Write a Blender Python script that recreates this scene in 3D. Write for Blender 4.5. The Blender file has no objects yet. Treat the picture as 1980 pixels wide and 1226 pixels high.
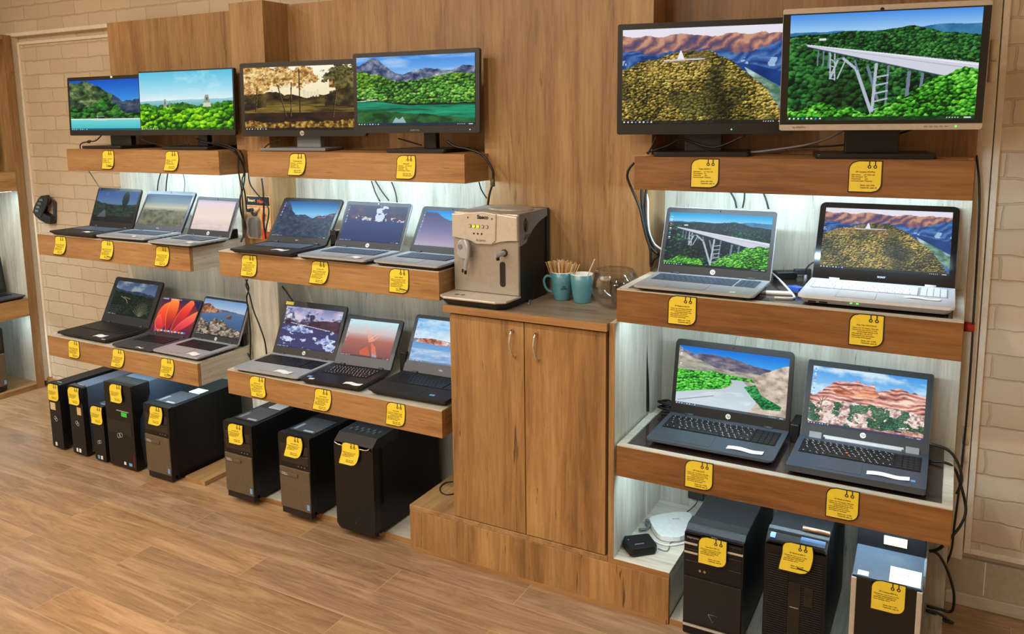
import bpy, bmesh, math, random
import numpy as np
from mathutils import Vector, Matrix
random.seed(7)
PI = math.pi
C = bpy.context.scene.collection
SC = bpy.context.scene

# ------------------------------------------------------------------ camera, world, exposure, lights
cam_data = bpy.data.cameras.new('camera')
cam = bpy.data.objects.new('camera', cam_data); C.objects.link(cam)
def cam_axes(yaw, pitch, roll):
    c, s = math.cos(yaw), math.sin(yaw)
    fwd = Vector((-s * math.cos(pitch), c * math.cos(pitch), -math.sin(pitch)))
    right = Vector((c, s, 0)); up = right.cross(fwd)
    a, b = math.cos(roll), math.sin(roll)
    return a * right + b * up, -b * right + a * up, fwd
r_, u_, f_ = cam_axes(0.502056, 0.145995, -0.011764)
M = Matrix.Identity(4)
for i in range(3):
    M[i][0] = r_[i]; M[i][1] = u_[i]; M[i][2] = -f_[i]
M[0][3], M[1][3], M[2][3] = 0.91302, -2.48281, 1.61347
cam.matrix_world = M
cam_data.sensor_width = 36.0
cam_data.lens = 1573.254 / 1980 * 36.0
cam_data.shift_y = -(613 - 457.6) / 1980
cam_data.clip_start = 0.05
SC.camera = cam

world = bpy.data.worlds.new('world'); SC.world = world
world.use_nodes = True
world.node_tree.nodes['Background'].inputs[0].default_value = (0.9, 0.85, 0.8, 1)
world.node_tree.nodes['Background'].inputs[1].default_value = 0.05
SC.view_settings.view_transform = 'Standard'
SC.view_settings.look = 'None'
SC.view_settings.exposure = 0.0
SC.view_settings.gamma = 1.0
SC.view_settings.use_curve_mapping = False
SC.cycles.use_denoising = True
SC.cycles.max_bounces = 24
SC.cycles.transmission_bounces = 24
SC.cycles.glossy_bounces = 6
SC.cycles.diffuse_bounces = 5
SC.cycles.sample_clamp_indirect = 4.0
LED_COL = (0.60, 0.86, 1.0)
LAMP_COL = (1.0, 0.90, 0.75)
LAMP_W = 15.5
LAMPS = [(x, y) for y in (-1.75, -2.8, -4.0) for x in (-3.5, -2.4, -1.4, -0.4)] + [(0.75, -3.4)]
LED_W = dict(T=5.2, M=3.8, L=3.6)
SCREEN = 1.0

# ------------------------------------------------------------------ materials
def new_mat(name):
    m = bpy.data.materials.new(name); m.use_nodes = True
    nt = m.node_tree; return m, nt, nt.nodes['Principled BSDF']
def N(nt, t, **k):
    n = nt.nodes.new(t)
    for a, v in k.items(): setattr(n, a, v)
    return n
def mapped(nt, scale, coord='Object', loc=(0, 0, 0)):
    tc = N(nt, 'ShaderNodeTexCoord'); mp = N(nt, 'ShaderNodeMapping')
    mp.inputs['Scale'].default_value = scale; mp.inputs['Location'].default_value = loc
    nt.links.new(tc.outputs[coord], mp.inputs[0]); return mp.outputs[0]
def noise(nt, vec, scale, detail=4, rough=.55, dist=0):
    n = N(nt, 'ShaderNodeTexNoise'); n.inputs['Scale'].default_value = scale
    n.inputs['Detail'].default_value = detail; n.inputs['Roughness'].default_value = rough
    n.inputs['Distortion'].default_value = dist
    nt.links.new(vec, n.inputs['Vector']); return n.outputs[0]
def ramp(nt, fac, stops):
    r = N(nt, 'ShaderNodeValToRGB'); e = r.color_ramp.elements
    while len(e) > 1: e.remove(e[-1])
    e[0].position = stops[0][0]; e[0].color = (*stops[0][1], 1)
    for p, c in stops[1:]:
        q = e.new(p); q.color = (*c, 1)
    nt.links.new(fac, r.inputs[0]); return r.outputs[0]
def mix(nt, fac, a, b, mode='MIX'):
    m = N(nt, 'ShaderNodeMix', data_type='RGBA', blend_type=mode)
    for s, v in ((0, fac), (6, a), (7, b)):
        if isinstance(v, (int, float)): m.inputs[s].default_value = v
        elif isinstance(v, tuple): m.inputs[s].default_value = (*v, 1)
        else: nt.links.new(v, m.inputs[s])
    return m.outputs[2]
def bump(nt, bsdf, h, strength, dist=.002):
    b = N(nt, 'ShaderNodeBump'); b.inputs['Strength'].default_value = strength
    b.inputs['Distance'].default_value = dist
    nt.links.new(h, b.inputs['Height']); nt.links.new(b.outputs[0], bsdf.inputs['Normal'])
def s2l(c):
    return tuple(((v / 255) / 12.92 if v / 255 <= .04045 else ((v / 255 + .055) / 1.055) ** 2.4) for v in c)
def plain(name, rgb, rough=.5, metal=0.0, emit=0, grain=.06, coat=0, spec=None):
    m, nt, b = new_mat(name); c = s2l(rgb)
    v = mapped(nt, (1, 1, 1)); n = noise(nt, v, 60, 3)
    lo = tuple(max(0, x * (1 - grain)) for x in c); hi = tuple(min(1, x * (1 + grain)) for x in c)
    nt.links.new(ramp(nt, n, [(.3, lo), (.7, hi)]), b.inputs['Base Color'])
    b.inputs['Roughness'].default_value = rough; b.inputs['Metallic'].default_value = metal
    if coat: b.inputs['Coat Weight'].default_value = coat
    if spec is not None: b.inputs['Specular IOR Level'].default_value = spec
    if emit:
        b.inputs['Emission Color'].default_value = (*c, 1); b.inputs['Emission Strength'].default_value = emit
    return m
def wood(name, light, mid, dark, axis='z', rough=.45, crack=.5, seed=0.0, k=1.0):
    m, nt, b = new_mat(name)
    L, Mi, D = s2l(light), s2l(mid), s2l(dark)
    along, across = 1.0 * k, 13.0 * k
    def vec(m, loc):
        sc = {'x': (along, across, across), 'y': (across, along, across), 'z': (across, across, along)}[axis]
        return mapped(nt, tuple(q * m for q in sc), loc=loc)
    n1 = noise(nt, vec(1, (seed, seed * 2.3, seed * .7)), 1.0, 10, .66, .9)
    n2 = noise(nt, vec(6, (seed, 3, 1)), 1.0, 6, .75, .3)
    big = {'x': (.4, 3, 3), 'y': (3, .4, 3), 'z': (3, 3, .4)}[axis]
    n3 = noise(nt, mapped(nt, big, loc=(seed * 1.7, 1, 5)), 1.0, 3, .6)
    base = ramp(nt, n1, [(.34, D), (.46, Mi), (.62, L)])
    fine = ramp(nt, n2, [(.32, tuple(x * .55 for x in Mi)), (.5, Mi), (.7, L)])
    c = mix(nt, .5, base, fine)
    tone = ramp(nt, n3, [(.3, (.68, .66, .64)), (.7, (1.2, 1.2, 1.2))])
    c = mix(nt, 1.0, c, tone, 'MULTIPLY')
    sc4 = {'x': (2.2, 34, 34), 'y': (34, 2.2, 34), 'z': (34, 34, 2.2)}[axis]
    n4 = noise(nt, mapped(nt, sc4, loc=(seed + 9, 4, 2)), 1.0, 4, .6, 2.2)
    cr = ramp(nt, n4, [(.655, (0, 0, 0)), (.70, (crack,) * 3)])
    c = mix(nt, cr, c, tuple(x * .3 for x in D))
    nt.links.new(c, b.inputs['Base Color'])
    b.inputs['Roughness'].default_value = rough
    bump(nt, b, n2, .12, .001)
    return m
OAK = ((188, 154, 108), (160, 122, 78), (110, 78, 46))
OAKT = ((184, 144, 96), (158, 115, 70), (108, 72, 40))
LWD = ((222, 218, 205), (200, 194, 178), (160, 152, 136))
M_ = dict(
    oak_v=wood('oak_vertical', *OAK, 'z', seed=1), oak_v2=wood('oak_door', (188, 152, 102), (158, 118, 72), (104, 72, 40), 'z', seed=6, crack=.8),
    oak_h=wood('oak_horizontal', *OAKT, 'x', seed=3), oak_y=wood('oak_depth', *OAK, 'y', seed=4),
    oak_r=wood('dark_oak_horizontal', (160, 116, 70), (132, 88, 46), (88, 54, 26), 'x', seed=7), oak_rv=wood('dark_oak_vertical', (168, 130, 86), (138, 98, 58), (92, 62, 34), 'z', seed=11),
    wtop=wood('grey_worktop', (172, 160, 142), (148, 134, 114), (108, 94, 76), 'x', seed=13, rough=.4, crack=.5),
    lw_v=wood('pale_wood_vertical', *LWD, 'z', seed=2, rough=.5, crack=.6), lw_h=wood('pale_wood_horizontal', *LWD, 'x', seed=5, rough=.5, crack=.4),
    lw_y=wood('pale_wood_depth', *LWD, 'y', seed=8, rough=.5, crack=.4),
    mat_dark=plain('dark_brown_mat', (58, 44, 42), .18, coat=.3), mat_pale=plain('pale_mat', (206, 200, 190), .5),
    white=plain('white_plastic', (232, 232, 230), .4), white_trim=plain('cream_paint', (226, 214, 194), .45),
    jamb=plain('beige_paint', (226, 214, 192), .55), yellow=plain('yellow_card', (236, 212, 62), .45, grain=.03),
    ink=plain('black_ink', (22, 12, 16), .6), tprint=plain('brown_print', (92, 72, 12), .7),
    black=plain('black_plastic', (22, 21, 22), .38), blackm=plain('matt_black_plastic', (28, 27, 28), .6), blackg=plain('gloss_black_plastic', (14, 13, 14), .12, coat=.4),
    case=plain('black_steel', (14, 15, 18), .45, spec=.3), casefront=plain('black_front_plastic', (19, 17, 17), .38, spec=.35), brownpl=plain('brown_grey_plastic', (98, 86, 70), .4, metal=.2),
    dgrey=plain('dark_grey', (60, 62, 68), .42), grey=plain('mid_grey', (120, 124, 130), .45),
    silver=plain('silver_metal', (190, 192, 196), .34, metal=.75), silverp=plain('silver_paint', (172, 176, 184), .36, metal=.25), champ=plain('champagne_silver', (200, 193, 183), .38, metal=.3),
    chrome=plain('chrome', (220, 220, 222), .12, metal=1.0), steel=plain('brushed_steel', (166, 160, 151), .38, metal=.45),
    navy=plain('slate_blue_grey', (74, 84, 98), .4, metal=.3), wlap=plain('pearl_white', (214, 217, 226), .3, coat=.3),
    keyd=plain('black_keys', (24, 25, 30), .45), keyg=plain('slate_keys', (72, 82, 100), .45), keyw=plain('white_keys', (224, 227, 236), .45), keyseam=plain('grey_key_gaps', (150, 156, 170), .5),
    paper=plain('white_paper', (240, 240, 240), .7), cable=plain('black_rubber', (18, 18, 20), .4), cablew=plain('white_rubber', (224, 224, 226), .45),
    cableg=plain('grey_rubber', (120, 120, 128), .45),
    blue=plain('blue_plastic', (40, 92, 190), .4), teal=plain('teal_glaze', (88, 148, 166), .22, coat=.4), tealw=plain('white_glaze', (238, 236, 232), .2, coat=.4),
    stick=plain('birch_stick', (214, 172, 116), .65, grain=.18), stick2=plain('pale_birch_stick', (236, 210, 166), .65, grain=.12),
    red=plain('red_plastic', (176, 38, 26), .4), orange=plain('orange_print', (216, 92, 48), .45), green=plain('green_led', (90, 240, 90), .4, emit=2.0),
    lime=plain('lime_led', (190, 240, 20), .4, emit=1.3), bluel=plain('blue_led', (120, 170, 255), .4, emit=1.5), gsticker=plain('green_sticker', (60, 200, 70), .5),
    tan=plain('tan_label', (206, 186, 140), .6), bluest=plain('blue_sticker', (110, 160, 220), .4), led=plain('led_tape', (225, 245, 255), .4, emit=4.0),
    copper=plain('battery_copper', (190, 150, 120), .3, metal=.7), tile=plain('beige_tile', (178, 168, 150), .35, grain=.08),
)
def floor_mat():
    m, nt, b = new_mat('oak_laminate_floor')
    v = mapped(nt, (1, 1, 1), loc=(1.72, .285, 0))
    br = N(nt, 'ShaderNodeTexBrick'); br.offset = .52; br.squash = 1
    br.inputs['Scale'].default_value = 1; br.inputs['Mortar Size'].default_value = .0009
    br.inputs['Brick Width'].default_value = .955; br.inputs['Row Height'].default_value = .155
    br.inputs['Color1'].default_value = (0, 0, 0, 1); br.inputs['Color2'].default_value = (1, 1, 1, 1)
    br.inputs['Mortar'].default_value = (.5, .5, .5, 1); br.inputs['Bias'].default_value = 0
    nt.links.new(v, br.inputs['Vector'])
    # per-board shift of the grain
    sep = N(nt, 'ShaderNodeVectorMath', operation='MULTIPLY_ADD')
    nt.links.new(br.outputs['Color'], sep.inputs[0]); sep.inputs[1].default_value = (7, 13, 3)
    nt.links.new(mapped(nt, (1.3, 11, 1)), sep.inputs[2])
    n1 = noise(nt, sep.outputs[0], 1.0, 8, .6, 1.3)
    sep2 = N(nt, 'ShaderNodeVectorMath', operation='MULTIPLY_ADD')
    nt.links.new(br.outputs['Color'], sep2.inputs[0]); sep2.inputs[1].default_value = (3, 5, 3)
    nt.links.new(mapped(nt, (6, 90, 1)), sep2.inputs[2])
    n2 = noise(nt, sep2.outputs[0], 1.0, 4, .7)
    A, B, D = s2l((196, 166, 132)), s2l((164, 131, 97)), s2l((100, 72, 48))
    c = mix(nt, .45, ramp(nt, n1, [(.33, D), (.45, B), (.49, tuple(.62 * q for q in B)), (.53, B), (.66, A)]), ramp(nt, n2, [(.3, tuple(.7 * q for q in B)), (.7, A)]))
    tone = ramp(nt, br.outputs['Color'], [(0, (.80, .80, .88)), (.3, (1.0, .92, .80)), (.6, (.90, .88, .92)), (1, (1.14, 1.06, .96))])
    c = mix(nt, 1.0, c, tone, 'MULTIPLY')
    c = mix(nt, br.outputs['Fac'], c, s2l((196, 166, 132)))
    nt.links.new(c, b.inputs['Base Color'])
    b.inputs['Roughness'].default_value = .30
    b.inputs['Coat Weight'].default_value = .25; b.inputs['Coat Roughness'].default_value = .3
    bump(nt, b, n2, .15, .001)
    return m
def brick_mat():
    m, nt, b = new_mat('cream_painted_brick')
    tc = N(nt, 'ShaderNodeTexCoord'); sp = N(nt, 'ShaderNodeSeparateXYZ'); cb = N(nt, 'ShaderNodeCombineXYZ')
    nt.links.new(tc.outputs['Object'], sp.inputs[0]); nt.links.new(sp.outputs[0], cb.inputs[0]); nt.links.new(sp.outputs[2], cb.inputs[1]); nt.links.new(sp.outputs[1], cb.inputs[2])
    wob = N(nt, 'ShaderNodeTexNoise'); wob.inputs['Scale'].default_value = 14; wob.inputs['Detail'].default_value = 3
    nt.links.new(cb.outputs[0], wob.inputs['Vector'])
    ad = N(nt, 'ShaderNodeVectorMath', operation='MULTIPLY_ADD')
    nt.links.new(wob.outputs[1], ad.inputs[0]); ad.inputs[1].default_value = (.026, .020, 0); nt.links.new(cb.outputs[0], ad.inputs[2])
    br = N(nt, 'ShaderNodeTexBrick'); br.inputs['Scale'].default_value = 1
    br.inputs['Brick Width'].default_value = .235; br.inputs['Row Height'].default_value = .079
    br.inputs['Mortar Size'].default_value = .005; br.inputs['Mortar Smooth'].default_value = .7
    br.inputs['Color1'].default_value = (0, 0, 0, 1); br.inputs['Color2'].default_value = (1, 1, 1, 1)
    nt.links.new(ad.outputs[0], br.inputs['Vector'])
    A, B = s2l((208, 190, 164)), s2l((197, 178, 152))
    c = ramp(nt, br.outputs['Color'], [(0, B), (1, A)])
    c = mix(nt, br.outputs['Fac'], c, s2l((190, 172, 147)))
    nt.links.new(c, b.inputs['Base Color']); b.inputs['Roughness'].default_value = .38
    n2 = noise(nt, cb.outputs[0], 22, 5)
    inv = N(nt, 'ShaderNodeMath', operation='MULTIPLY_ADD'); nt.links.new(br.outputs['Fac'], inv.inputs[0]); inv.inputs[1].default_value = -1.0
    nt.links.new(n2, inv.inputs[2])
    bump(nt, b, inv.outputs[0], .55, .006)
    return m
def glass_mat():
    m, nt, b = new_mat('clear_glass')
    out = nt.nodes['Material Output']; nt.nodes.remove(b)
    tr = N(nt, 'ShaderNodeBsdfTransparent'); gl = N(nt, 'ShaderNodeBsdfGlossy'); gl.inputs['Roughness'].default_value = .02
    tr.inputs[0].default_value = (.95, .96, .96, 1)
    fr = N(nt, 'ShaderNodeLayerWeight'); fr.inputs[0].default_value = .22
    mx = N(nt, 'ShaderNodeMixShader'); nt.links.new(fr.outputs['Facing'], mx.inputs[0]); nt.links.new(tr.outputs[0], mx.inputs[1]); nt.links.new(gl.outputs[0], mx.inputs[2])
    nt.links.new(mx.outputs[0], out.inputs[0]); return m
def blister_mat():
    m, nt, b = new_mat('clear_blister_plastic')
    b.inputs['Base Color'].default_value = (.9, .85, .78, 1); b.inputs['Roughness'].default_value = .12
    b.inputs['Alpha'].default_value = .14; b.inputs['IOR'].default_value = 1.45
    return m
def screen_mat():
    m, nt, b = new_mat('lit_display')
    at = N(nt, 'ShaderNodeAttribute', attribute_name='picture')
    nt.links.new(at.outputs[0], b.inputs['Emission Color'])
    b.inputs['Emission Strength'].default_value = SCREEN
    b.inputs['Base Color'].default_value = (.004, .004, .005, 1); b.inputs['Roughness'].default_value = .5
    b.inputs['Specular IOR Level'].default_value = .12
    return m
M_['floor'] = floor_mat(); M_['brick'] = brick_mat(); M_['glass'] = glass_mat(); M_['blister'] = blister_mat(); M_['screen'] = screen_mat()
M_['ceil'] = plain('white_ceiling', (226, 222, 214), .8); M_['wallp'] = plain('cream_wall', (214, 200, 178), .7)
M_['lampglow'] = plain('lamp_diffuser', (255, 236, 205), .5, emit=6)

# ------------------------------------------------------------------ mesh helpers
def bx(bm, x0, x1, y0, y1, z0, z1, bev=0.0, seg=2, mi=0):
    vs = [bm.verts.new((x, y, z)) for x in (x0, x1) for y in (y0, y1) for z in (z0, z1)]
    F = [(0, 1, 3, 2), (4, 6, 7, 5), (0, 4, 5, 1), (2, 3, 7, 6), (0, 2, 6, 4), (1, 5, 7, 3)]
    fs = [bm.faces.new([vs[i] for i in f]) for f in F]
    for f in fs: f.material_index = mi
    if bev:
        es = list({e for f in fs for e in f.edges})
        r = bmesh.ops.bevel(bm, geom=es, offset=bev, segments=seg, profile=.5, affect='EDGES')
        for f in r['faces']: f.material_index = mi
    return bm
def box(x0, x1, y0, y1, z0, z1, bev=0.0, seg=2):
    return bx(bmesh.new(), x0, x1, y0, y1, z0, z1, bev, seg)
def cy(bm, c, r, h, axis='z', seg=24, r2=None, mi=0):
    r2 = r if r2 is None else r2
    T = {'z': Matrix.Identity(3), 'y': Matrix(((1, 0, 0), (0, 0, 1), (0, -1, 0))), 'x': Matrix(((0, 0, 1), (0, 1, 0), (-1, 0, 0)))}[axis]
    c = Vector(c); A = []; B = []
    for i in range(seg):
        a = 2 * PI * i / seg
        A.append(bm.verts.new(c + T @ Vector((r * math.cos(a), r * math.sin(a), 0))))
        B.append(bm.verts.new(c + T @ Vector((r2 * math.cos(a), r2 * math.sin(a), h))))
    for i in range(seg):
        f = bm.faces.new((A[i], A[(i + 1) % seg], B[(i + 1) % seg], B[i])); f.smooth = True; f.material_index = mi
    f = bm.faces.new(A[::-1]); f.material_index = mi
    f = bm.faces.new(B); f.material_index = mi
    return bm
def smooth_path(P, n=6):
    P = [Vector(p) for p in P]
    if len(P) < 3: return P
    out = []
    for i in range(len(P) - 1):
        p0 = P[max(i - 1, 0)]; p1 = P[i]; p2 = P[i + 1]; p3 = P[min(i + 2, len(P) - 1)]
        for k in range(n):
            t = k / n
            out.append(.5 * ((2 * p1) + (p2 - p0) * t + (2 * p0 - 5 * p1 + 4 * p2 - p3) * t * t + (3 * p1 - p0 - 3 * p2 + p3) * t ** 3))
    out.append(P[-1]); return out
def tube(bm, P, r, seg=8, n=6, smooth=True):
    P = smooth_path(P, n) if smooth else [Vector(p) for p in P]
    rings = []; prev = Vector((0.3, 0.2, 1)).normalized()
    for i, p in enumerate(P):
        t = (P[min(i + 1, len(P) - 1)] - P[max(i - 1, 0)])
        t = t.normalized() if t.length > 1e-9 else Vector((0, 0, 1))
        a = t.cross(prev)
        if a.length < 1e-4: a = t.cross(Vector((1, 0, 0)))
        a.normalize(); b = t.cross(a).normalized(); prev = -b if False else a.cross(t)
        rr = r(i / (len(P) - 1)) if callable(r) else r
        rings.append([bm.verts.new(p + rr * (math.cos(2 * PI * k / seg) * a + math.sin(2 * PI * k / seg) * b)) for k in range(seg)])
    for A, B in zip(rings, rings[1:]):
        for k in range(seg):
            f = bm.faces.new((A[k], A[(k + 1) % seg], B[(k + 1) % seg], B[k])); f.smooth = True
    bm.faces.new(rings[0][::-1]); bm.faces.new(rings[-1]); return bm
def lathe(bm, prof, c=(0, 0, 0), seg=40, mi=0):
    c = Vector(c); R = []
    for r, z in prof:
        if r < 1e-6: R.append([bm.verts.new(c + Vector((0, 0, z)))])
        else: R.append([bm.verts.new(c + Vector((r * math.cos(2 * PI * k / seg), r * math.sin(2 * PI * k / seg), z))) for k in range(seg)])
    for A, B in zip(R, R[1:]):
        for k in range(seg):
            k2 = (k + 1) % seg
            if len(A) == 1 and len(B) == 1: continue
            if len(A) == 1: f = bm.faces.new((A[0], B[k2], B[k]))
            elif len(B) == 1: f = bm.faces.new((A[k], A[k2], B[0]))
            else: f = bm.faces.new((A[k], A[k2], B[k2], B[k]))
            f.smooth = True; f.material_index = mi
    return bm
def rr(x0, z0, x1, z1, r, n=6):
    """rounded outline; r = radius or (bl, br, tr, tl)"""
    if not isinstance(r, tuple): r = (r,) * 4
    out = []
    for (cx, cz, a0, q) in ((x0, z0, PI, r[0]), (x1, z0, 1.5 * PI, r[1]), (x1, z1, 0, r[2]), (x0, z1, .5 * PI, r[3])):
        ox = cx + q if cx == x0 else cx - q; oz = cz + q if cz == z0 else cz - q
        if q < 1e-6: out.append((cx, cz)); continue
        for k in range(n + 1):
            a = a0 + .5 * PI * k / n; out.append((ox + q * math.cos(a), oz + q * math.sin(a)))
    return out
def prism(bm, ol, d0, d1, plane='xz', bev=0.0, mi=0):
    """outline ol (counter-clockwise) swept from d0 to d1 along the plane's normal"""
    f3 = {'xz': lambda u, v, d: (u, d, v), 'xy': lambda u, v, d: (u, v, d), 'yz': lambda u, v, d: (d, u, v)}[plane]
    A = [bm.verts.new(f3(u, v, d0)) for u, v in ol]; B = [bm.verts.new(f3(u, v, d1)) for u, v in ol]
    n = len(ol); fs = []
    for i in range(n):
        fs.append(bm.faces.new((A[i], A[(i + 1) % n], B[(i + 1) % n], B[i])))
    fa = bm.faces.new(A[::-1]); fb = bm.faces.new(B); fs += [fa, fb]
    for f in fs: f.material_index = mi
    if bev:
        es = list(set(fa.edges) | set(fb.edges))
        r = bmesh.ops.bevel(bm, geom=es, offset=bev, segments=2, profile=.5, affect='EDGES')
        for f in r['faces']: f.material_index = mi
    return bm
def put(name, bm, mat, parent=None, loc=None, rot=None, label=None):
    me = bpy.data.meshes.new(name)
    if isinstance(bm, bmesh.types.BMesh):
        bmesh.ops.recalc_face_normals(bm, faces=bm.faces); bm.to_mesh(me); bm.free()
    else: me = bm
    mats = mat if isinstance(mat, (list, tuple)) else [mat]
    if not me.materials:
        for m in mats: me.materials.append(M_[m] if isinstance(m, str) else m)
    o = bpy.data.objects.new(name, me); C.objects.link(o)
    if parent: o.parent = parent
    if loc: o.location = loc
    if rot: o.rotation_euler = rot
    if label: o['label'] = label
    return o
def tag_(o, label, cat, group=None):
    o['label'] = label; o['category'] = cat
    if group: o['group'] = group
    return o
def thing(name, label, cat, loc=(0, 0, 0), rz=0.0, group=None):
    o = bpy.data.objects.new(name, None); o.empty_display_size = .05; C.objects.link(o)
    o.location = loc; o.rotation_euler = (0, 0, rz); return tag_(o, label, cat, group)
def struct(name, bm, mat, label=None):
    o = put(name, bm, mat); o['kind'] = 'structure'
    if label: o['label'] = label
    return o
def single(name, bm, mat, label, cat, group=None, org=None):
    """a thing that is one mesh; origin moved to org"""
    if org is not None:
        bmesh.ops.translate(bm, verts=bm.verts, vec=-Vector(org))
    o = put(name, bm, mat); tag_(o, label, cat, group)
    if org is not None: o.location = org
    return o
_txt = {}
def text_mesh(s, size, ext=.0004, align='CENTER', spacing=1.0, bold=0.0, shear=0.0):
    key = (s, size, ext, align, spacing, bold, shear)
    if key in _txt: return _txt[key]
    cu = bpy.data.curves.new('lettering', 'FONT'); cu.body = s; cu.size = size; cu.extrude = ext
    cu.align_x = align; cu.align_y = 'CENTER' if align == 'CENTER' else 'TOP'; cu.space_line = spacing; cu.resolution_u = 2
    cu.offset = bold; cu.shear = shear
    o = bpy.data.objects.new('lettering', cu); C.objects.link(o)
    dg = bpy.context.evaluated_depsgraph_get()
    me = bpy.data.meshes.new_from_object(o.evaluated_get(dg)); me.materials.clear()
    bpy.data.objects.remove(o); bpy.data.curves.remove(cu)
    _txt[key] = me; return me
def text(name, s, size, mat, parent, loc, rot=(PI / 2, 0, 0), **k):
    me = text_mesh(s, size, **k)
    me = me.copy(); me.name = name
    return put(name, me, mat, parent, loc, rot)

# ------------------------------------------------------------------ pictures shown on the displays (drawn with numpy)
def vnoise(h, w, ny, nx, rs):
    g = rs.rand(ny + 2, nx + 2)
    y = np.linspace(0, ny, h, endpoint=False); x = np.linspace(0, nx, w, endpoint=False)
    yi = y.astype(int); xi = x.astype(int); fy = y - yi; fx = x - xi
    fy = fy * fy * (3 - 2 * fy); fx = fx * fx * (3 - 2 * fx)
    fy = fy[:, None]; fx = fx[None, :]
    a = g[yi][:, xi]; b = g[yi][:, xi + 1]; c = g[yi + 1][:, xi]; d = g[yi + 1][:, xi + 1]
    return (a * (1 - fx) + b * fx) * (1 - fy) + (c * (1 - fx) + d * fx) * fy
def col(c): return np.array(c, float) / 255
class Pic:
    def __init__(s, w, h, seed):
        s.w, s.h = w, h; s.rs = np.random.RandomState(seed); s.im = np.zeros((h, w, 3))
        s.U, s.V = np.meshgrid(np.linspace(0, 1, w), np.linspace(0, 1, h))
        s.asp = w / h
    def fbm(s, nx, ny, o=4, g=.5):
        t = 0; a = 1; k = 0
        for i in range(o):
            t = t + a * vnoise(s.h, s.w, max(1, int(ny * 2 ** i)), max(1, int(nx * 2 ** i)), s.rs); k += a; a *= g
        return t / k
    def grad(s, stops, mask=None, T=None):
        T = s.V if T is None else T
        xs = [p for p, _ in stops]; c = np.stack([np.interp(T, xs, [q[i] / 255 for _, q in stops]) for i in range(3)], -1)
        s.put(c, np.ones_like(s.V) if mask is None else mask)
    def put(s, c, mask, a=1.0):
        c = col(c) if isinstance(c, tuple) else c
        m = (mask.astype(float) * a)[..., None]
        s.im = s.im * (1 - m) + c * m
    def ridge(s, pts, amp=.02, n=12, o=4):
        h = np.interp(s.U[0], [p[0] for p in pts], [p[1] for p in pts])
        r = np.zeros(s.w); a = 1
        for i in range(o):
            g = s.rs.rand(n * 2 ** i + 2); x = np.linspace(0, n * 2 ** i, s.w, endpoint=False); r += a * (np.interp(x, np.arange(len(g)), g) - .5); a *= .5
        return s.V > (h + amp * r)[None, :]
    def tex(s, mask, cols, nx, ny, o=4, con=1.6, g=.6, T=None):
        t = s.fbm(nx, ny, o, g) if T is None else T
        t = np.clip((t - .5) * con + .5, 0, 1)
        s.grad([(i / (len(cols) - 1), c) for i, c in enumerate(cols)], mask, t)
    def trees(s, mask, cols, n, seed=0, con=1.0):
        """round tree crowns lit from above"""
        nx = n; ny = max(2, int(n / s.asp * 1.25)); rs = s.rs
        jx = rs.rand(ny + 2, nx + 2); jy = rs.rand(ny + 2, nx + 2); jt = rs.rand(ny + 2, nx + 2)
        X = s.U * nx; Y = s.V * ny; ix = X.astype(int); iy = Y.astype(int)
        best = np.full(X.shape, 9.0); sh = np.zeros(X.shape)
        for dy in (-1, 0, 1):
            for dx in (-1, 0, 1):
                cx = np.clip(ix + dx, 0, nx + 1); cyy = np.clip(iy + dy, 0, ny + 1)
                px = cx + jx[cyy, cx]; py = cyy + jy[cyy, cx]
                d = np.hypot(X - px, (Y - py)); m = d < best
                best = np.where(m, d, best); sh = np.where(m, (py - Y) * .7 + .35 * (X - px) * -1 + jt[cyy, cx] * .5, sh)
        t = np.clip(.52 + con * (sh * .8 - .2) - best * .3 + (s.fbm(n * 1.5, n * 1.5, 3) - .5) * 1.1 + (s.fbm(7, 6, 3) - .5) * .7, 0, 1)
        s.grad([(i / (len(cols) - 1), c) for i, c in enumerate(cols)], mask, t)
    def poly(s, pts):
        m = np.zeros(s.U.shape, bool); n = len(pts)
        for i in range(n):
            x0, y0 = pts[i]; x1, y1 = pts[(i + 1) % n]
            if y0 == y1: continue
            c = ((s.V >= min(y0, y1)) & (s.V < max(y0, y1)))
            xx = x0 + (s.V - y0) * (x1 - x0) / (y1 - y0); m ^= c & (s.U < xx)
        return m
    def seg(s, p, q, w):
        a = np.array([p[0] * s.asp, p[1]]); b = np.array([q[0] * s.asp, q[1]]); d = b - a; L = (d ** 2).sum() + 1e-9
        X = s.U * s.asp - a[0]; Y = s.V - a[1]; t = np.clip((X * d[0] + Y * d[1]) / L, 0, 1)
        return np.hypot(X - t * d[0], Y - t * d[1]) < w
    def disc(s, x, y, r, ry=None):
        ry = ry or r
        return ((s.U - x) * s.asp / r) ** 2 + ((s.V - y) / ry) ** 2 < 1
    def clouds(s, mask, c, nx, ny, thr=.5, soft=.2, a=.9):
        t = s.fbm(nx, ny, 5, .55); s.put(c, mask * np.clip((t - thr) / soft, 0, 1), a)
    def desk(s, bar=(20, 24, 34), icons=True, tray=True, left=0, a=.85):
        s.put(bar, s.V > .962, a)
        cs = [(245, 245, 245), (230, 230, 235), (235, 235, 235), (40, 170, 220), (240, 240, 235), (250, 250, 250), (60, 160, 235), (240, 235, 225)]
        if icons:
            for i, c in enumerate(cs): s.put(c, s.disc(.014 + .0245 * i, .98, .0085))
        if tray:
            for i in range(5): s.put((215, 220, 228), s.disc(.86 + .014 * i, .98, .005))
            s.put((225, 228, 235), (abs(s.U - .965) < .018) & (abs(s.V - .982) < .006))
        ic = [(70, 170, 220), (230, 235, 240), (225, 110, 90), (235, 235, 235), (60, 180, 200), (240, 240, 240)]
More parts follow.
